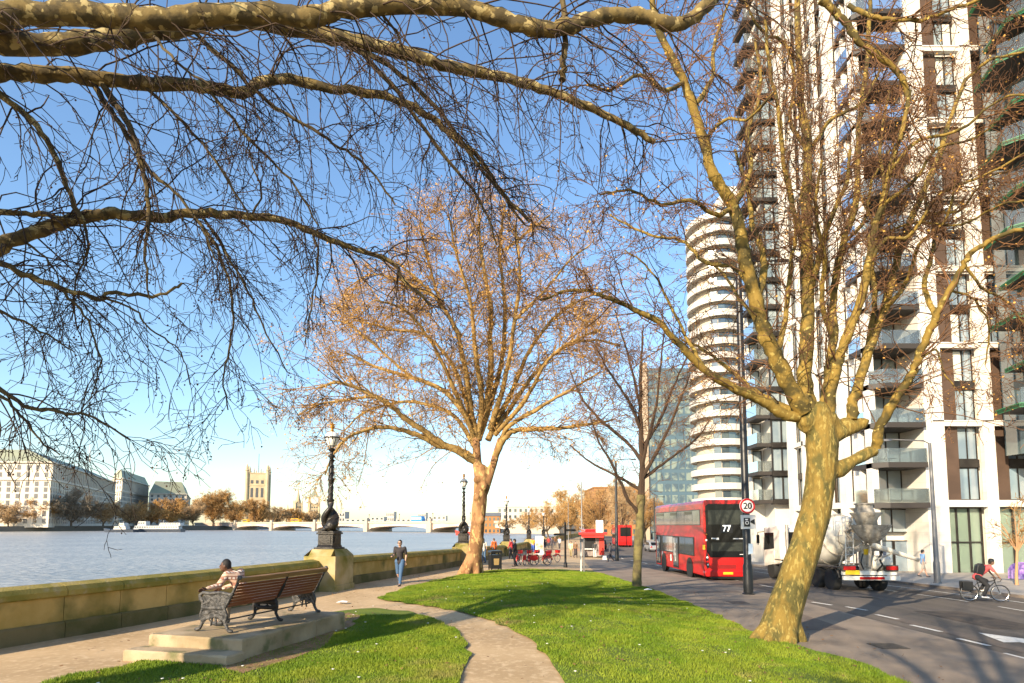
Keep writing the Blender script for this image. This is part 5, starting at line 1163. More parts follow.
    for n in 'LR':
        q_(J['pel']-V3(0,0,.0), J['hp'+n], .125, .115); q_(J['hp'+n], J['hp'+n].lerp(J['kn'+n], .8) if shorts else J['kn'+n], .108, .078)
        if not shorts: q_(J['kn'+n], J['an'+n]+(J['kn'+n]-J['an'+n])*.06, .074, .056)
    blob('trousers' if not shorts else 'shorts', T, .016, mb_, body, 2)
    sh = MB()
    for n in 'LR': blob('shoe', [('s', J['an'+n]-V3(0,.03,.03), J['to'+n]+V3(0,.02,0), .045, .036)], .016, mat('shoe_%.2f' % shoes[0], shoes, .6), body, 1)
    # hair
    hm = [('e', hd+fw @ V3(0,-.016,.022), (.084,.097,.112)), ('e', hd+fw @ V3(0,-.045,-.03), (.07,.065,.07))]
    if female: hm.append(('s', hd+fw @ V3(0,-.06,-.02), hd+fw @ V3(0,-.085,-.2), .07, .05))
    h = blob('hair', hm, .014, mh, body, 1)
    # trim the cap off the face: keep what is behind / above the hair line
    me = h.data; import bmesh; bm = bmesh.new(); bm.from_mesh(me); inv = fw.inverted()
    kill = [v for v in bm.verts if (inv @ (v.co-hd)).y > .035 and (inv @ (v.co-hd)).z < .055]
    bmesh.ops.delete(bm, geom=kill, context='VERTS'); bm.to_mesh(me); bm.free()
    if hat: MB().lathe([(.098,.03),(.10,.06),(.085,.115),(.04,.14),(0,.145)], hd, 16).build('cap' if hat != 'helmet' else 'helmet', mat('hat_'+str(hat), (.02,.02,.02), .4), body, smooth=True)
    if extras: extras(t, body, J, hd, fw)
    return t
# seated reader on the near end of the bench (bench local: facing +y towards the river)
M_plaid = bpy.data.materials.new('plaid_cloth'); M_plaid.use_nodes = True; n_ = M_plaid.node_tree; pb = n_.nodes['Principled BSDF']; pb.inputs['Roughness'].default_value = .9
tc = n_.nodes.new('ShaderNodeTexCoord'); cur = None
for k, (ax, scl, col) in enumerate((('X', 26, (.30,.13,.09)), ('Z', 26, (.28,.15,.10)), ('Z', 13, (.62,.42,.30)))):
    wv = n_.nodes.new('ShaderNodeTexWave'); wv.wave_type = 'BANDS'; wv.bands_direction = ax; wv.inputs['Scale'].default_value = scl/6.28*1.3; wv.inputs['Distortion'].default_value = 1.5
    n_.links.new(tc.outputs['Object'], wv.inputs[0]); mr = n_.nodes.new('ShaderNodeMapRange'); mr.inputs[1].default_value = .62; mr.inputs[2].default_value = .75; n_.links.new(wv.outputs[1], mr.inputs[0])
    mx_ = n_.nodes.new('ShaderNodeMix'); mx_.data_type = 'RGBA'; n_.links.new(mr.outputs[0], mx_.inputs[0]); mx_.inputs[7].default_value = (*col, 1)
    if cur is None: mx_.inputs[6].default_value = (.68,.60,.52,1)
    else: n_.links.new(cur, mx_.inputs[6])
    cur = mx_.outputs[2]
n_.links.new(cur, pb.inputs['Base Color'])
J = {'pel': V3(0,-.02,.56), 'wai': V3(0,.02,.70), 'che': V3(-.03,.14,.90), 'nek': V3(-.05,.25,1.07), 'hed': V3(-.10,.35,1.16),
     'shL': V3(-.225,.20,1.0), 'shR': V3(.145,.20,1.03), 'elL': V3(-.33,.28,.80), 'elR': V3(.22,.36,.78), 'wrL': V3(-.54,.36,.76), 'wrR': V3(.08,.56,.70),
     'hpL': V3(-.10,.0,.54), 'hpR': V3(.10,.0,.54), 'knL': V3(-.12,.44,.53), 'knR': V3(.12,.44,.53), 'anL': V3(-.12,.40,.10), 'anR': V3(.12,.47,.10), 'toL': V3(-.13,.55,.045), 'toR': V3(.13,.62,.045)}
def book(t, body, J, hd, fw): pass
ux, uy = math.cos(BAng), math.sin(BAng)
sx = B0.x+ux*.66; sy = B0.y+uy*.66
seated = person('person in cream plaid shirt sitting hunched forward on the near end of the bench', J, (sx, sy, ZP-.005), BAng, 'dark', bottom=(.30,.25,.20), hair=(.012,.010,.010), long_sleeve=True, topmat=M_plaid, fine=True, face=.5)
rug = empty('shoulder_bag', (B0.x+ux*.14, B0.y+uy*.14, ZP+.47), BAng, 'small tan paper bag on the bench seat between the person and the near iron end', 'bag')
MB().prism([(-.07,0),(.07,0),(.06,.2),(.02,.24),(-.05,.22)], -.02, .16, 1).build('bag', mat('tan_paper', (.42,.30,.18), .85, bump=.5), rug, bevel=.01)
# walker by the wall
def shades(t, body, J, hd, fw):
    g_ = MB(); g_.cbox(hd+fw @ V3(0,.095,.012), (.13,.02,.032)); g_.cbox(hd+fw @ V3(-.072,.05,.015), (.006,.10,.01)); g_.cbox(hd+fw @ V3(.072,.05,.015), (.006,.10,.01)); g_.build('sunglasses', M_black, body)
    p = MB(); p.cbox(J['wrR']+V3(-.03,.10,.02), (.075,.015,.14)); o = p.build('phone', M_black, None, label='dark phone held at the waist by the walking person', cat='phone'); o.matrix_world = t.matrix_basis
g = gp(399.5, 585.5); Jw = standing(.32, -.30, .10, .5, 1.45)
person('person in dark polo shirt, blue jeans and sunglasses walking along the wall', Jw, g, R(180-8), 'light', (.035,.030,.032), (.06,.12,.22), (.02,.015,.012), 1.0, extras=shades, fine=True, shoes=(.06,.05,.05))
# pedestrian and cyclist on the right
g = gp(923.5, 577); person('person in light blue top and pale shorts walking past the shop windows', standing(.35,.3,-.3,.3,.4), g, R(-100), 'light', (.20,.36,.60), (.55,.48,.38), (.02,.02,.02), 1.0, shorts=True, hat='cap', vox=.02)
g = gp(985, 598.5); road = float(G(g.x, g.y))-.12; CB = (g.x, g.y, road)
rb_ = bike('thin tyred road bicycle ridden along the far side of the road', CB, R(-14), None, True)
J = {'pel': V3(0,-.25,.98), 'wai': V3(0,-.10,1.12), 'che': V3(0,.08,1.28), 'nek': V3(0,.20,1.42), 'hed': V3(0,.29,1.54), 'shL': V3(-.18,.14,1.36), 'shR': V3(.18,.14,1.36),
     'elL': V3(-.22,.30,1.16), 'elR': V3(.22,.30,1.16), 'wrL': V3(-.2,.42,.99), 'wrR': V3(.2,.42,.99), 'hpL': V3(-.09,-.23,.94), 'hpR': V3(.09,-.23,.94), 'knL': V3(-.11,.13,.80), 'knR': V3(.11,.08,.62),
     'anL': V3(-.12,-.08,.45), 'anR': V3(.12,-.10,.22), 'toL': V3(-.12,.06,.42), 'toR': V3(.12,.05,.17)}
def pack(t, body, J, hd, fw):
    o = MB(); o.prism([(-.30,1.10),(-.08,1.02),(.08,1.34),(-.10,1.50),(-.24,1.42)], -.14, .14, 0); q = o.build('backpack', M_black, None, bevel=.03, label='black rucksack on the back of the red clad cyclist', cat='rucksack'); q.matrix_world = t.matrix_basis
person('cyclist in coral red top and black trousers riding towards the right', J, CB, R(-104), 'mid', (.58,.10,.10), (.02,.02,.022), hat='helmet', extras=pack, vox=.02, shoes=(.7,.7,.68), long_sleeve=False)
pn = empty('pannier_bag', CB, R(-14), 'black pannier bag over the rear wheel of the road bicycle', 'bag'); MB().box(-.80,-.45,-.2,-.06,.42,.78).box(-.78,-.48,.06,.2,.42,.78).box(-.7,-.5,-.08,.08,.74,.79).build('bag', M_black, pn, bevel=.03)
# background people
def bg(px, py, label, rz, top, bot, **k):
    g = gp(px, py); sc = k.pop('scale', 1.0); J_ = k.pop('J', None) or standing(k.pop('step', .2), .2, -.2, .3, .3); 
    return person(label, J_, g, R(rz), k.pop('skin', 'light'), top, bot, k.pop('hair', (.03,.02,.015)), sc, vox=.03, **k)
bg(483.5, 563, 'person in white top and jeans leaning by the wall right of the big trunk', 20, (.62,.58,.50), (.10,.18,.30), female=True, step=.05)
bg(494, 559.5, 'person in orange jacket facing the river behind the litter bin', 40, (.60,.13,.03), (.06,.05,.05), long_sleeve=True, step=.05, hair=(.08,.04,.02))
bg(511, 559, 'person in red coat at the wall beyond the litter bin', 60, (.55,.05,.06), (.04,.04,.05), long_sleeve=True, step=.1)
bg(515, 566.5, 'person all in black standing at the left end of the hire bikes', 100, (.02,.02,.022), (.02,.02,.025), long_sleeve=True, step=.05, hat='cap')
bg(533, 552, 'person in yellow top and blue shorts near the totem', 190, (.70,.42,.06), (.05,.12,.45), step=.2)
crowd = [(545,549.5,'dark coat','person in dark coat, first right of the totem',(.05,.04,.05)),(548.5,548.5,'red','person in dull red jacket among the distant strollers',(.35,.05,.04)),(552,550,'dark','person in charcoal jacket walking behind the rightmost hire bike',(.07,.06,.07)),(555,547.5,'brown','person in brown coat, far among the strollers',(.16,.08,.04)),(559.5,549,'white','person in white shirt walking alone just left of the fingerpost',(.70,.68,.64)),(541.5,548,'maroon','person in maroon top glimpsed left of the strollers',(.25,.03,.04)),(550,546.5,'navy','farthest stroller in navy on the promenade',(.03,.05,.12))]
for px, py, _, lab, c_ in crowd: bg(px, py, lab, random.choice([0, 180])+random.uniform(-20, 20), c_, (.05,.05,.06), long_sleeve=True)
bg(575.5, 558, 'person in long brown coat standing left of the kiosk', 200, (.22,.12,.06), (.05,.04,.04), long_sleeve=True, skirt=True)
bg(571, 557, 'person in cream coat beside the brown coated one, left of the kiosk', 160, (.62,.54,.36), (.30,.24,.12), long_sleeve=True)
bg(610.5, 562, 'person in black and white leaning near the dark lamp column', 100, (.12,.12,.13), (.04,.04,.05), long_sleeve=True, step=.35)
bg(595, 558, 'person with pale trousers at the kiosk counter', 0, (.05,.05,.05), (.55,.52,.48), long_sleeve=True, step=.02)
g = gp(606,560); EXB = empty('white_bag', g+V3(-.15,-.1,0), 0, 'white carrier bag standing on the paving in front of the kiosk', 'bag'); MB().prism([(-.2,0),(.2,0),(.17,.42),(-.17,.4)], -.1, .1, 1).build('bag', M_wpaint, EXB, bevel=.02)
# ================================================================ TREES
M_bark = mat('plane_bark', (.20,.132,.026), .9, c2=(.095,.08,.02), scale=5, lo=.44, hi=.60, c3=(.29,.22,.06), s3=16, t3=(.54,.64), bump=1.0, bscale=22, bdist=.03, stretch=(1,1,.4))
M_bark_pink = mat('plane_bark_tan', (.34,.18,.075), .85, c2=(.20,.10,.04), scale=2.4, lo=.46, hi=.53, c3=(.46,.31,.12), s3=5, t3=(.57,.61), bump=.7, bscale=9, bdist=.04, stretch=(1,1,.5))
M_limb_y = mat('yellow_limb_bark', (.23,.15,.028), .85, c2=(.07,.052,.012), scale=2.6, lo=.46, hi=.58, c3=(.38,.29,.08), s3=9, t3=(.6,.66), bump=.7, bscale=14)
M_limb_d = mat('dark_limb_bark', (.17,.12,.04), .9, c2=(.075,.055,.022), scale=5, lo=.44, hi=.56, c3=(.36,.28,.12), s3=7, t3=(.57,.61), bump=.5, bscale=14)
M_twig_d = mat('dark_twig', (.050,.030,.018), .9); M_twig_o = mat('orange_twig', (.36,.20,.06), .9, c2=(.24,.13,.04), scale=.5); M_twig_b = mat('brown_twig', (.20,.10,.045), .9, c2=(.12,.06,.03), scale=.6)
M_leaf = mat('dry_leaf', (.48,.25,.05), .9, c2=(.60,.34,.09), scale=1.5); M_seed = mat('seed_ball', (.09,.04,.02), .95)
def norm(a): return a/(np.linalg.norm(a, axis=-1, keepdims=True)+1e-9)
def grow(P, D, L, r0, r1, K, wig, grav, bend=None):
    """all branches of one level at once; returns segs and node table (pos, dir, frac, L)"""
    n = len(P); segs = []; nodes = []; p = P.copy(); d = norm(D.copy()); st = (L/K)[:, None]
    r0 = np.broadcast_to(r0, n); r1 = np.broadcast_to(r1, n)
    for k in range(K):
        d = norm(d+RNG.normal(0, wig, (n, 3))+np.array([0, 0, grav])); q = p+d*st
        a = r0+(r1-r0)*k/K; b = r0+(r1-r0)*(k+1)/K
        segs.append(np.c_[p, q, a, b]); nodes.append((q, d.copy(), np.full(n, (k+1)/K), L, b)); p = q
    S = np.concatenate(segs); N = [np.concatenate([x[i] for x in nodes]) for i in range(5)]
    return S, N
def children(N, count, ang, flo=.2):
    k = np.where(N[2] >= flo)[0]; i = RNG.choice(k, count); d = N[1][i]; rnd = norm(np.cross(d, RNG.normal(0, 1, (count, 3))))
    a = RNG.uniform(*ang, count)[:, None]
    return N[0][i], norm(d*np.cos(a)+rnd*np.sin(a)), N[3][i], N[2][i], N[4][i]
def limb_tube(mb, pts, rs, n=10, sp_n=4, wig=0):
    Q = spline([(p[0], p[1], p[2]) for p in pts], sp_n); m = len(Q); rr_ = [float(np.interp(i/(m-1)*(len(rs)-1), range(len(rs)), rs)) for i in range(m)]
    rr_ = [r*(1+.06*math.sin(i*1.1+r*90)+.05*math.sin(i*3.9)) for i, r in enumerate(rr_)]
    if wig:
        for i in range(2, m-1): Q[i] = Q[i]+Vector((RNG.normal(), RNG.normal(), RNG.normal()))*wig*.013
    mb.tube(Q, rr_, n); return Q, rr_
def twigs(root, limbs, spec, m_twig, seeds=0, leaves=0, leafm=None, minr=.0045, name='twigs', inv=None, lsz=.03):
    """limbs: list of (points, radii) ; spec: list of (per-metre or per-parent count, length range, angle range, K, wiggle, gravity, r0 factor)"""
    P = []; D = []; W = []; Rr = []
    for Q, rr_ in limbs:
        for i in range(1, len(Q)):
            P.append(Q[i]); D.append((Q[i]-Q[i-1]).normalized()); W.append((Q[i]-Q[i-1]).length*(.35+.65*min(1, i/(len(Q)*.45)))); Rr.append(rr_[i])
    P = np.array([tuple(p) for p in P]); D = np.array([tuple(p) for p in D]); W = np.array(W); Rr = np.array(Rr); tot = W.sum()
    allS = []; N = None; prevn = 0
    for lv, (cnt, Lr, ang, K, wig, grav, rt) in enumerate(spec):
        if lv == 0:
            n = int(cnt*tot); i = RNG.choice(len(P), n, p=W/tot); d = D[i]; rnd = norm(np.cross(d, RNG.normal(0, 1, (n, 3)))); a = RNG.uniform(*ang, n)[:, None]
            p0 = P[i]; d0 = norm(d*np.cos(a)+rnd*np.sin(a)); L = RNG.uniform(*Lr, n)*np.clip(Rr[i]/.06, .5, 1.3); r0 = np.minimum(Rr[i]*.5, rt)
        else:
            n = int(prevn*cnt); p0, d0, Lp, fr, rp_ = children(N, n, ang); L = RNG.uniform(*Lr, n)*(1.25-fr*.6); r0 = np.minimum(rp_*.8, rt)
        S, N = grow(p0, d0, L, np.maximum(r0, minr), max(minr*.8, rt*.3), K, wig, grav); allS.append(S); prevn = n
    S = np.concatenate(allS); S[:, 6:] = np.maximum(S[:, 6:], minr*.7)
    o = seg_mesh(name, S, m_twig, root, 3)
    if inv: o.matrix_parent_inverse = inv
    tips = N[0][N[2] > .5]
    if leaves:
        c = tips[RNG.choice(len(tips), leaves)]+RNG.normal(0, .05, (leaves, 3)); u_ = norm(RNG.normal(0, 1, (leaves, 3))); v_ = norm(np.cross(u_, RNG.normal(0, 1, (leaves, 3)))); s = RNG.uniform(.5, 1.2, leaves)[:, None]*lsz
        V = np.stack([c-u_*s, c+v_*s*.7, c+u_*s, c-v_*s*.7+np.cross(u_, v_)*s*.4], 1); o = np_mesh('dry_leaves', V.reshape(-1, 3), np.arange(4*leaves).reshape(-1, 4), leafm or M_leaf, root, kind='stuff')
        if inv: o.matrix_parent_inverse = inv
    if seeds:
        c = tips[RNG.choice(len(tips), seeds)]+np.array([0, 0, -.05]); r_ = RNG.uniform(.014, .021, seeds)[:, None, None]
        oc = np.array([(1,0,0),(-1,0,0),(0,1,0),(0,-1,0),(0,0,1),(0,0,-1)]); F = np.array([(0,2,4),(2,1,4),(1,3,4),(3,0,4),(2,0,5),(1,2,5),(3,1,5),(0,3,5)])
        V = c[:, None, :]+oc[None]*r_; FF_ = (np.arange(seeds)*6)[:, None, None]+F[None]; o = np_mesh('seed_balls', V.reshape(-1, 3), FF_.reshape(-1, 3), M_seed, root, True, kind='stuff')
        if inv: o.matrix_parent_inverse = inv
def pl(pts, Y0, Y1, w0=None, w1=None):
    """a limb seen along pixel points, running from distance Y0 to Y1; widths in pixels -> metres"""
    n = len(pts); out = []; rs = []; tot = [0]
    for a, b in zip(pts[:-1], pts[1:]): tot.append(tot[-1]+math.dist(a[:2], b[:2]))
    for i, p in enumerate(pts):
        f = tot[i]/tot[-1]; Y = Y0+(Y1-Y0)*f; out.append(at(p[0], p[1], Y=Y)); w_ = w0+(w1-w0)*f; rs.append(w_/2*Y/FPX)
    return out, rs
def proj(p):
    d = Vector(p)-Vector((0, 0, H_EYE)); x, y, z = d.x, d.dot(_up), d.dot(_fw)
    return (512+FPX*x/z, 341.5-FPX*(y/z-SHIFT)) if z > .1 else (-9e3, -9e3)
def snap(limbs, px, py, tol=16):
    best = None
    for Q, _ in limbs:
        for p in Q:
            u_, v_ = proj(p); d = math.hypot(u_-px, v_-py)
            if d < tol and (best is None or d < best[0]): best = (d, p)
    return best[1] if best else None
def branch_off(limbs, spec):
    P_, r_ = spec; u_, v_ = proj(P_[0]); s = snap(limbs, u_, v_)
    if s is None: return spec
    k = s.y/P_[0].y; e = Vector((0, 0, H_EYE)); n = len(P_); out = [s.copy()]
    for i in range(1, n): f = k+(1-k)*i/(n-1); out.append(e+(P_[i]-e)*f)
    return out, r_
def tree_root(name, label, base, group=None): t = empty(name, base, 0, label, 'tree', group); return t, Matrix.Translation(-Vector(base))
def addlimbs(t, inv, specs, m, name='limb', n=10):
    out = []
    for pts, rs in specs:
        mb = MB(); Q, rr_ = limb_tube(mb, pts, rs, n, 5, 1.0); o = mb.build(name, m, t, smooth=True); o.matrix_parent_inverse = inv; out.append((Q, rr_))
    return out
# ---- A: great plane tree whose trunk stands left of the view, limbs overhead
tA, iA = tree_root('plane_tree', 'great plane tree standing left of view, mottled limbs overhanging the bench and river wall', (-10.0, 3.2, .4), 'tall plane trees along the promenade')
crown = V3(-9.3, 4.6, 7.2)
mb = MB(); limb_tube(mb, [(-10.2,3.0,.2),(-10.1,3.1,1.0),(-9.9,3.4,3.0),(-9.6,4.0,5.2),crown,(-9.2,5.0,8.4)], [.75,.62,.52,.48,.42,.3], 16); o = mb.build('trunk', M_bark, tA, smooth=True); o.matrix_parent_inverse = iA
def A(pts, Y0, Y1, w0, w1, base=None):
    P_, r_ = pl(pts, Y0, Y1, w0, w1)
    if base is not None: P_ = [Vector(base)]+P_; r_ = [r_[0]*1.25]+r_
    return P_, r_
LA = [A([(-60,16),(0,15),(60,13),(110,16),(150,20),(200,16),(262,14),(300,17),(340,10),(400,4),(460,8),(500,18),(530,27),(560,28),(590,20),(615,15),(645,17),(672,25),(700,12),(720,-10)], 7.6, 9.6, 26, 13, crown),
      A([(-60,44),(0,43),(50,44),(100,40),(140,34),(180,26),(215,20),(262,22),(300,30),(340,38),(400,52),(450,66),(500,77),(540,88),(580,103),(620,122),(655,142)], 7.8, 11.5, 25, 6, crown),
      A([(-60,70),(0,73),(40,73),(80,76),(130,82),(190,85),(225,90),(245,92),(262,82),(290,80),(340,90),(385,97),(420,110),(450,133),(480,160),(500,190),(530,222)], 8.2, 11.5, 19, 3.5, crown),
      A([(-60,265),(0,246),(40,230),(70,220),(100,215),(120,214),(160,217),(200,213),(250,216),(290,222),(330,240),(390,262),(402,278),(430,305)], 8.6, 11.5, 16, 3, V3(-9.5,4.2,5.8)),
      A([(-60,205),(0,212),(40,214),(75,222)], 8.6, 9.2, 6, 5, crown),
      A([(-60,240),(0,264),(50,284),(100,299),(110,293),(160,295),(182,283)], 7.9, 9.6, 8, 2.5, V3(-9.5,4.2,5.8)),
      A([(-60,62),(0,96),(30,120),(55,155),(70,195),(84,222)], 8.2, 9.0, 8, 4.5, crown)]
LA2 = [A(*q) for q in [([(95,88),(125,118),(140,160),(148,205),(146,250),(150,300)], 8.4, 9.2, 8, 1.5), ([(85,84),(110,110),(130,140),(150,172),(175,192),(200,225),(215,260)], 8.4, 9.4, 7, 1.5),
  ([(190,35),(240,75),(275,108),(310,128),(340,147),(370,170),(395,205)], 8.7, 10.5, 5.5, 1.8), ([(335,40),(380,60),(430,100),(460,140),(490,180),(525,225)], 9.5, 11.5, 6.5, 2.5), ([(355,45),(400,95),(440,150),(480,200),(497,245)], 9.5, 11.5, 6, 2),
  ([(140,95),(185,125),(215,160),(248,213)], 8.8, 9.6, 4, 2), ([(205,90),(250,140),(290,180),(318,225)], 9.0, 10.0, 4, 1.8), ([(190,214),(215,245),(231,290),(232,335),(224,372),(228,410)], 9.3, 10.2, 4, 1.3), ([(205,214),(225,250),(245,285),(262,325),(287,372)], 9.3, 10.2, 3.6, 1.2),
  ([(86,222),(88,250),(78,275),(72,320)], 9, 9.5, 3, 1), ([(60,285),(80,310),(95,340),(100,365),(90,400)], 8.6, 9.2, 3, 1), ([(-40,360),(0,388),(30,408),(60,412),(95,418),(130,440)], 8.2, 9, 6, 1.4), ([(-30,300),(0,310),(40,330),(75,352)], 8.2, 9, 4, 1.2), ([(-40,395),(0,395),(20,415),(40,440),(60,455)], 8.2, 8.8, 4.5, 1.3),
  ([(310,232),(318,260),(312,300),(305,345)], 10, 10.6, 3, 1), ([(148,27),(175,60),(210,85)], 8.2, 8.6, 4, 2), ([(380,8),(400,40),(412,90),(430,130)], 9, 9.8, 3, 1.2), ([(560,-30),(563,0),(566,30),(564,60),(562,80)], 9.2, 9.4, 6, 7), ([(250,216),(262,190),(250,150),(270,120)], 9.6, 10.2, 2.5, 1),
  ([(108,296),(135,310),(150,330),(180,352),(190,385)], 9, 9.6, 2.5, .9), ([(20,250),(50,262),(62,290)], 8.6, 9, 3, 1)]]
M_limb_s = mat('shaded_branch_bark', (.11,.08,.03), .9, c2=(.06,.042,.02), scale=4, bump=.5, bscale=14); li = addlimbs(tA, iA, LA, M_limb_d); li2 = addlimbs(tA, iA, [branch_off(li, q) for q in LA2], M_limb_s, 'branch', 7)  # branch bark coloured darker than the limbs, shade put into the colour
OUT = []
for k in range(13):                                   # the rest of the crown, left of and above the view
    a = 1.9+k*.36; e = V3(-9.3+5.5*math.cos(a), 3.6+4.2*math.sin(a), 8.5+(k*37 % 50)/10)
    if e.x > -.98*e.y-1 and e.y > 0: e.x = -.98*e.y-2.5
    OUT.append(([crown-V3(0,0,.6), crown.lerp(e, .4)+V3(0,0,.8), crown.lerp(e, .75)+V3(0,0,.5), e], [.16,.11,.07,.02]))
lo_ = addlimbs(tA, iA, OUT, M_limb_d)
half = [(Q[4:], r[4:]) for Q, r in li]+lo_
twigs(tA, half+li2, [(5.6, (1.0,2.9), (.5,1.3), 10, .14, -.12, .016), (3.3, (.35,1.0), (.4,1.2), 5, .20, -.07, .008), (2.8, (.10,.42), (.4,1.2), 3, .25, -.06, .0045)], M_twig_d, seeds=2600, minr=.0052, inv=iA)
# ---- B: leaning plane tree at the right
gB = gp(779, 640); YBt = gB.y
tB, iB = tree_root('plane_tree', 'leaning mossy plane tree at the right with knobbly pollarded head, beside the road', gB, 'tall plane trees along the promenade')
def onB(px, py, dY=0): return at(px, py, Y=YBt+dY)
tr = [((776,648),.50),((778,632),.44),((786,605),.39),((796,575),.365),((806,545),.35),((815,515),.34),((820,485),.33),((822,462),.34),((822,445),.37),((821,428),.32),((819,412),.26)]
P_ = [(onB(*p), r) for p, r in tr]; parts = [('s', a[0], b[0], a[1], b[1]) for a, b in zip(P_[:-1], P_[1:])]
for dx, dy, r in ((-.60,-.05,.24),(-.42,-.36,.2),(.10,-.45,.24),(.45,-.2,.24),(.4,.3,.24),(-.1,.5,.25)):
    b = gB+V3(dx,dy,0); b.z = float(G(b.x,b.y))+.0; parts.append(('s', b, onB(785,610), r*.5, .26))
def knob(px, py, dY, r, k=7, sd=1):
    r *= .78; c = onB(px, py, dY); rr_ = random.Random(sd*31+int(px)); parts.append(('e', c, (r,)*3))
    for _ in range(k): d = Vector([rr_.gauss(0,1) for _ in range(3)]).normalized(); parts.append(('e', c+d*r*.85, (r*rr_.uniform(.25,.5),)*3))
knob(808,422,.0,.34,9); knob(800,404,-.15,.22,6); knob(828,425,.1,.36,8); knob(846,425,.1,.24,7); knob(862,423,.1,.17,6); knob(873,452,.1,.17,7)
parts += [('s', onB(838,470), onB(851,462), .20, .15), ('s', onB(851,462), onB(870,452,.1), .14, .15), ('s', onB(836,434), onB(862,424,.1), .2, .13)]
o = blob('trunk', parts, .045, M_bark, tB, 2, noise=.012); o.matrix_parent_inverse = iB
def Bq(pts, d0, d1, w0, w1): return pl(pts, YBt+d0, YBt+d1, w0, w1)
LB = [Bq([(802,416),(786,416),(768,404),(747,394),(727,384),(707,372),(681,347),(659,323),(628,306),(606,297),(575,290),(540,300)], 0, -2.5, 11, 2.5),
      Bq([(800,412),(786,408),(755,391),(729,369),(703,350),(680,338)], .2, 2, 7, 2), Bq([(804,412),(792,392),(779,365),(768,340),(760,318),(753,290),(743,252),(734,208),(722,188),(712,172),(704,141),(693,108),(684,82),(669,53),(656,22),(650,-20)], -.1, -2.2, 17, 6),
      Bq([(756,300),(764,275),(762,250),(752,225),(748,190),(735,150)], -.3, 1, 8, 3),
      Bq([(812,412),(805,385),(806,350),(808,300),(807,250),(806,200),(808,150),(802,110),(800,70),(798,30),(797,-30)], 0, 1.5, 15, 5), Bq([(829,415),(832,390),(838,360),(846,338),(861,300),(868,268),(874,230),(882,205),(890,170),(902,130),(910,90)], 0, -1.5, 11, 3.5),
      Bq([(852,420),(852,405),(857,390),(868,352),(884,310),(894,272),(904,238),(918,202),(936,165),(950,120),(965,80)], .1, 1.5, 10.5, 3.5), Bq([(876,448),(879,430),(890,408),(902,390),(915,366),(925,343),(935,318),(950,290),(963,266),(975,250),(1000,236),(1040,225)], .1, -2.5, 10, 4),
      Bq([(822,412),(826,390),(833,340),(834,290),(843,244),(856,200),(858,150),(862,100),(868,50),(870,-20)], .2, 2.5, 9, 3.5), Bq([(808,300),(818,260),(830,220),(846,184),(850,150)], .5, -.8, 7, 3), Bq([(820,0),(832,8),(845,22),(860,42),(880,57),(900,74),(908,100),(900,140)], -3, -2.5, 8, 4),
      Bq([(848,5),(865,14),(882,18),(916,20),(950,10),(990,-5)], -3, -3.5, 5, 3), Bq([(846,185),(880,230),(915,222),(960,225),(1000,205),(1030,200)], -1, -3, 3, 2), Bq([(734,208),(715,215),(690,200),(660,205),(630,190),(600,195)], -.8, -3, 5, 2), Bq([(753,290),(735,268),(705,262),(680,240),(650,235),(610,215)], -.5, 1.5, 5, 1.8),
      Bq([(707,372),(690,345),(668,300),(650,270),(625,250)], -1, -.5, 4, 1.4), Bq([(808,160),(830,120),(860,105),(880,70)], 1, 1.5, 5, 2.5), Bq([(704,141),(725,120),(750,118),(775,90)], -2, -3, 4, 2), Bq([(684,82),(665,90),(640,75),(610,90),(585,80)], -2, -4, 5, 2), Bq([(915,366),(935,350),(945,375),(962,395)], -.5, -1, 2.5, 1),
      Bq([(868,268),(885,240),(910,235),(940,195),(985,175),(1030,150)], -1, -2.5, 4, 2), Bq([(890,170),(920,140),(960,130),(1000,100),(1040,95)], -1.5, -3, 4, 2), Bq([(965,80),(990,60),(1030,50)], 1.5, .5, 4, 2), Bq([(798,60),(780,40),(760,30),(740,-10)], 1, 0, 4, 2)]
LB_ = [Bq(q, a, b, w0, w1) for q, a, b, w0, w1 in (([(807,250),(795,215),(785,170),(780,120),(770,70),(765,20)], .2, -1, 6, 3), ([(773,360),(785,320),(790,270),(795,230),(790,180)], 0, 1, 6, 2.5), ([(833,340),(822,300),(825,260),(815,210),(822,160)], 0, -1, 6, 2.5),
 ([(868,352),(875,300),(872,260),(885,200),(880,140),(890,90)], 0, 1.5, 6, 2.5), ([(884,310),(905,285),(920,245),(945,220),(955,180)], 0, -1.5, 5, 2), ([(935,318),(925,280),(935,240),(925,190),(940,150)], 0, 1, 5, 2), ([(761,320),(740,300),(720,270),(700,260)], 0, 1.5, 4, 1.6), ([(843,244),(865,220),(872,180),(890,150)], 0, 1.5, 4, 1.8),
 ([(733,206),(750,170),(748,130),(760,90),(755,40)], 0, 1, 6, 2.5), ([(693,108),(712,80),(715,40),(730,0)], 0, 1, 5, 2.5), ([(904,238),(930,215),(960,210),(985,180),(1010,170)], 0, -1, 4, 1.6), ([(808,150),(790,120),(795,80),(785,40)], 0, .5, 5, 2), ([(882,205),(915,180),(935,150),(970,140),(1000,120)], 0, -2, 4, 1.8), ([(963,265),(985,290),(1005,300),(1030,330)], 0, -1, 3, 1.2), ([(950,290),(975,300),(990,330),(985,365)], 0, -.5, 2.5, 1.2))]
main = addlimbs(tB, iB, LB[:3]+LB[4:9], M_limb_y); lb_ = main+addlimbs(tB, iB, [branch_off(main, q) for q in [LB[3]]+LB[9:]+LB_], M_limb_y)
twigs(tB, lb_, [(4.6, (.8,2.4), (.5,1.3), 7, .17, .0, .018), (4.6, (.35,.95), (.4,1.2), 5, .2, -.03, .009), (3.2, (.12,.42), (.4,1.2), 3, .25, -.02, .0055)], M_twig_b, seeds=600, leaves=4500, minr=.0065, inv=iB, lsz=.028)
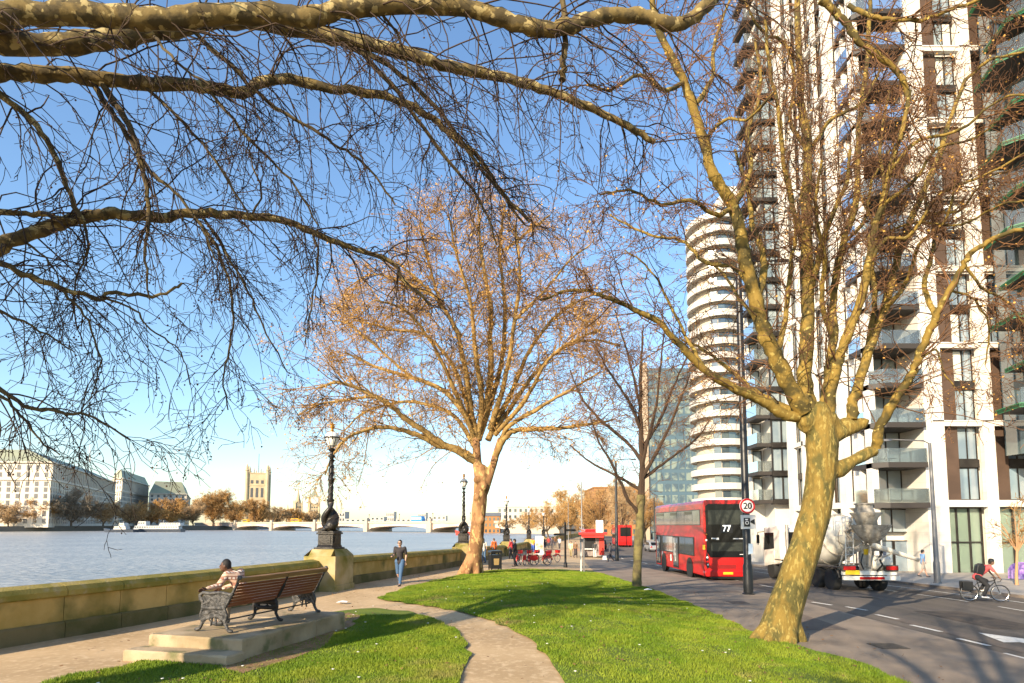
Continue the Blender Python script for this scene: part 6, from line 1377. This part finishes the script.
# ---- C: the middle plane tree
gC = gp(472, 574); YC = gC.y
tC, iC = tree_root('plane_tree', 'middle plane tree beside the promenade, whole rounded crown of orange twigs', gC, 'tall plane trees along the promenade')
def Cq(pts, d0, d1, w0, w1): return pl(pts, YC+d0, YC+d1, w0, w1)
cp = [((469,578),.48),((472,566),.42),((476,545),.37),((478,520),.36),((480,500),.37),((481,485),.36),((482,470),.30)]
q = [(at(p[0], p[1], Y=YC), r) for p, r in cp]; parts = [('s', a[0], b[0], a[1], b[1]) for a, b in zip(q[:-1], q[1:])]
for k in range(7): a = k*.9; b = gC+V3(.62*math.cos(a)-.1, .62*math.sin(a), -.05); parts.append(('s', b, at(475,552,Y=YC), .12, .30))
for px, py, r in ((477,497,.2),(482,520,.18),(477,480,.2),(484,487,.2)): parts.append(('e', at(px, py, Y=YC-.28), (r,r,r*1.0)))
parts += [('s', at(480,485,Y=YC), at(477,460,Y=YC), .28, .23), ('s', at(477,460,Y=YC), at(476,438,Y=YC), .23, .2), ('s', at(484,492,Y=YC), at(493,465,Y=YC), .24, .2), ('s', at(493,465,Y=YC), at(500,440,Y=YC), .2, .16)]
o = blob('trunk', parts, .06, M_bark_pink, tC, 2, noise=.02); o.matrix_parent_inverse = iC
LC = [Cq([(476,462),(460,452),(439,442),(420,428),(406,419),(390,405),(374,396),(341,383),(318,388)], 0, -3, 8, 2.5), Cq([(476,445),(467,418),(455,402),(444,391),(428,383),(411,377),(374,366),(345,352)], 0, 3, 7, 2), Cq([(477,440),(470,405),(467,377),(462,355),(458,335),(448,315),(435,297),(418,280),(397,262)], 0, -2, 7, 2),
      Cq([(478,440),(486,410),(491,367),(490,340),(491,311),(486,280),(481,250),(478,205)], 0, 1.5, 8, 2), Cq([(488,440),(497,420),(510,396),(520,372),(528,353),(540,335),(552,320),(575,300)], 0, 2.5, 6.5, 2), Cq([(494,462),(500,445),(506,437),(514,431),(535,429),(561,428),(590,424),(612,420)], 0, -1, 7, 2),
      Cq([(500,442),(510,425),(533,412),(552,400),(570,390),(600,372)], 0, -3, 5, 2), Cq([(474,458),(455,448),(439,446),(425,438),(411,433),(392,428),(374,428),(350,436),(335,452),(325,475)], 0, -2.5, 7, 1.5), Cq([(476,450),(462,425),(448,412),(425,404),(400,402),(365,412),(345,430)], 0, 3.5, 5, 1.5),
      Cq([(479,436),(482,400),(475,350),(470,300),(455,250),(450,220)], 0, -3.5, 6, 2), Cq([(490,430),(505,380),(515,320),(520,270),(515,225)], 0, -2.5, 6, 2), Cq([(482,430),(500,370),(505,310),(500,250),(505,205)], 0, 4, 6, 2), Cq([(476,440),(450,380),(430,340),(405,310),(375,300)], 0, -4, 5, 2),
      Cq([(478,440),(455,370),(425,335),(395,330),(355,320)], 0, 4, 5, 2), Cq([(495,430),(530,380),(560,350),(590,340),(620,345)], 0, 3.5, 5, 2), Cq([(495,435),(525,400),(548,360),(575,340),(600,330)], 0, -4, 5, 2), Cq([(460,335),(440,300),(425,250),(420,220)], -1, -2, 3.5, 1.5), Cq([(515,320),(545,290),(570,260),(590,245)], -2, -1, 3.5, 1.5), Cq([(505,250),(530,230),(550,215)], 2, 3, 3, 1.5), Cq([(411,377),(380,350),(350,325),(330,320)], 2, 1, 3, 1.3), Cq([(552,320),(580,300),(610,290)], 2, 3, 3, 1.3), Cq([(374,396),(345,400),(318,405),(298,415)], -2, -3, 3, 1.2), Cq([(435,297),(400,280),(370,275),(345,290)], -2, -1, 3, 1.3)]
lc_ = addlimbs(tC, iC, LC, mat('orange_limb_bark', (.34,.22,.07), .85, c2=(.20,.12,.035), scale=2, bump=.4), n=8)
twigs(tC, lc_, [(4.3, (1.2,3.0), (.4,1.1), 7, .14, -.015, .03), (6.0, (.6,1.6), (.4,1.1), 5, .18, -.06, .014), (4.2, (.25,.75), (.4,1.2), 3, .22, -.08, .010)], M_twig_o, leaves=34000, minr=.0085, inv=iC, lsz=.045)
# ---- D: slender young tree by the road
gD = gp(637, 588); YD = gD.y
tD, iD = tree_root('young_tree', 'slender young tree with thin dark twigs standing before the double decker bus', gD)
LD0 = pl([(637,590),(637,575),(638,550),(640,520),(641,495)], YD, YD, 9, 8); mb = MB(); Q, rr_ = limb_tube(mb, *LD0, 12); rr_[0] *= 1.3; o = mb.build('trunk', mat('young_bark', (.17,.14,.05), .9, c2=(.10,.08,.035), scale=5, bump=.5), tD, smooth=True); o.matrix_parent_inverse = iD
def Dq(pts, d1, w0, w1): return pl(pts, YD, YD+d1, w0, w1)
LD = [Dq([(641,496),(642,470),(641,440),(640,400),(641,370),(642,345),(643,325)], 0, 7, 1.5), Dq([(640,515),(628,500),(622,485),(610,460),(598,440),(590,415)], -1, 4, 1.3), Dq([(641,480),(655,455),(668,430),(680,400),(690,375)], -.8, 4.5, 1.5), Dq([(641,460),(625,440),(600,420),(580,395),(570,370)], 1, 4, 1.5), Dq([(641,450),(660,420),(672,390),(690,350)], 1.5, 4, 1.5),
      Dq([(641,430),(628,400),(608,370),(595,345)], -1.5, 3.5, 1.3), Dq([(641,470),(648,440),(656,405),(660,370),(665,330)], -1.6, 4, 1.3), Dq([(641,410),(632,370),(622,335),(615,310)], 1, 3, 1.2), Dq([(641,480),(668,460),(695,440),(710,420)], .8, 3.5, 1.2), Dq([(641,490),(615,475),(590,462),(570,445)], 1, 3.5, 1.2)]
ld_ = addlimbs(tD, iD, LD, M_twig_d, n=7)
twigs(tD, ld_, [(5.0, (.7,1.7), (.4,1.0), 6, .14, .01, .014), (4.5, (.35,.9), (.4,1.1), 4, .2, -.03, .009), (2.5, (.15,.45), (.4,1.2), 3, .22, -.02, .0075)], M_twig_b, minr=.0075, inv=iD)
# ---- generic winter trees
def winter_tree(base, h, wd, label, mt, mb_, group, dens=1.0, name='bare_tree', trunk_h=.28, minr=.03, lv3=3.0, lname='twigs', r0=None):
    t, inv = tree_root(name, label, base, group); b = Vector(base); r0 = r0 or h*.022; top = b+V3(RNG.normal(0,.2), RNG.normal(0,.2), h*trunk_h)
    mb = MB(); limb_tube(mb, [b-V3(0,0,.1), b+V3(0,0,h*.1), top, top+V3(0,0,h*.2)], [r0*1.4, r0, r0*.8, r0*.5], 8, 2); o = mb.build('trunk', mb_, t, smooth=True); o.matrix_parent_inverse = inv
    L = []; mb = MB()
    for k in range(9):
        a = k*2.4+RNG.uniform(-.3,.3); el = RNG.uniform(.35, 1.25); R_ = wd/2*.8; e = top+V3(math.cos(a)*math.cos(el)*R_, math.sin(a)*math.cos(el)*R_, math.sin(el)*h*(1-trunk_h)*.85)
        m_ = top.lerp(e, .5)+V3(0,0,h*.06); L.append(limb_tube(mb, [top-V3(0,0,h*.04), m_, e], [r0*.5, r0*.3, r0*.12], 5, 4))
    o = mb.build('limbs', mb_, t, smooth=True); o.matrix_parent_inverse = inv
    twigs(t, L, [(3.0*dens, (h*.10,h*.22), (.4,1.1), 4, .16, .02, minr*1.6), (4.0, (h*.06,h*.12), (.4,1.1), 3, .2, -.03, minr*1.2), (lv3, (h*.03,h*.07), (.4,1.2), 2, .22, -.03, minr)], mt, minr=minr, inv=inv); return t
M_tb = mat('far_trunk', (.12,.09,.06), .9); M_tw_o = mat('far_twig_orange', (.52,.30,.10), .9, c2=(.42,.24,.09), scale=.1); M_tw_g = mat('far_twig_grey', (.24,.19,.13), .9); M_tw_t = mat('far_twig_tan', (.46,.31,.16), .9)
# far bank: (px, top y, Y, width px, material, label)
FB = [(8,500,372,44,M_tw_t,'bushy tan tree on the far bank at the left edge'),(38,498,378,34,M_tw_o,'low orange tree on the far bank, second from the left edge'),(71,489,392,46,M_tw_g,'grey bare tree before the large office building'),(103,498,410,30,M_tw_t,'small tan tree on the far bank right of the grey one'),(128,502,425,32,M_tw_t,'tan tree above the white launch'),(150,499,435,38,M_tw_o,'orange tree above the long passenger boat'),(172,498,445,38,M_tw_o,'orange tree at the right end of the passenger boat'),
 (193,500,470,26,M_tw_t,'short tan tree between the boats and the bridge'),(213,489,500,38,M_tw_o,'tallest rounded orange tree at the left end of the bridge'),(236,500,560,26,M_tw_o,'orange tree under the square gothic tower, left side'),(256,500,620,30,M_tw_o,'orange tree directly below the square gothic tower'),(276,506,680,26,M_tw_t,'tan tree right of the square gothic tower'),(292,508,720,24,M_tw_o,'low orange tree under the slim spire'),(308,509,760,24,M_tw_t,'last low tree before the clock tower')]
for px, ty, Y, wpx, m, lab in FB:
    b = at(px, 527.5, Y=Y); b.z = 2.1; top = at(px, ty, Y=Y); winter_tree(b, top.z-2.1, 1.25*wpx/FPX*Y, lab, m, M_tb, 'bare trees along the far bank', dens=1.5, minr=.06*Y/400, lv3=5, trunk_h=.12)
# roadside trees in the distance
RS = [(548,497,150,60,M_tw_o,'orange tree beyond the promenade crowd, left of the fingerpost'),(528,512,200,40,M_tw_t,'small tan tree behind the fourth embankment lamp'),(570,484,175,60,M_tw_o,'pale orange tree directly behind the fingerpost'),(600,480,125,62,M_tw_o,'large orange tree above the kiosk'),(622,477,110,56,M_tw_t,'large tan tree behind the dark lamp column'),(645,486,135,46,M_tw_o,'orange tree just left of the double decker bus'),(584,500,150,50,M_tw_o,'lower orange tree between fingerpost and kiosk'),(560,508,230,44,M_tw_t,'far tan tree low over the promenade'),(508,514,260,30,M_tw_t,'low tan tree right of the big tree trunk far off')]
for px, ty, Y, wpx, m, lab in RS:
    b = at(px, 545, Y=Y); b.z = float(G(b.x, b.y))-.1; top = at(px, ty, Y=Y); winter_tree(b, top.z-b.z, wpx/FPX*Y, lab, m, M_tb, 'bare trees beside the road ahead', dens=1.3, minr=.022*Y/120, lv3=4.5, trunk_h=.22)
# small bare tree on the far pavement at right
g = gp(1017, 585); winter_tree(g, 5.2, 3.4, 'small bare orange sapling in front of the ground floor window at far right', M_twig_o, mat('sapling_bark', (.42,.24,.12), .9), None, dens=1.0, name='sapling', minr=.012, lv3=1.0, trunk_h=.38, r0=.07)

tE = winter_tree((-2.6,-4.6,.45), 13.5, 11, 'bare plane tree standing behind the viewer whose shadow stripes the footway and road', M_twig_b, M_bark, 'tall plane trees along the promenade', dens=1.0, name='plane_tree', minr=.008, lv3=2.0, trunk_h=.32, r0=.34)
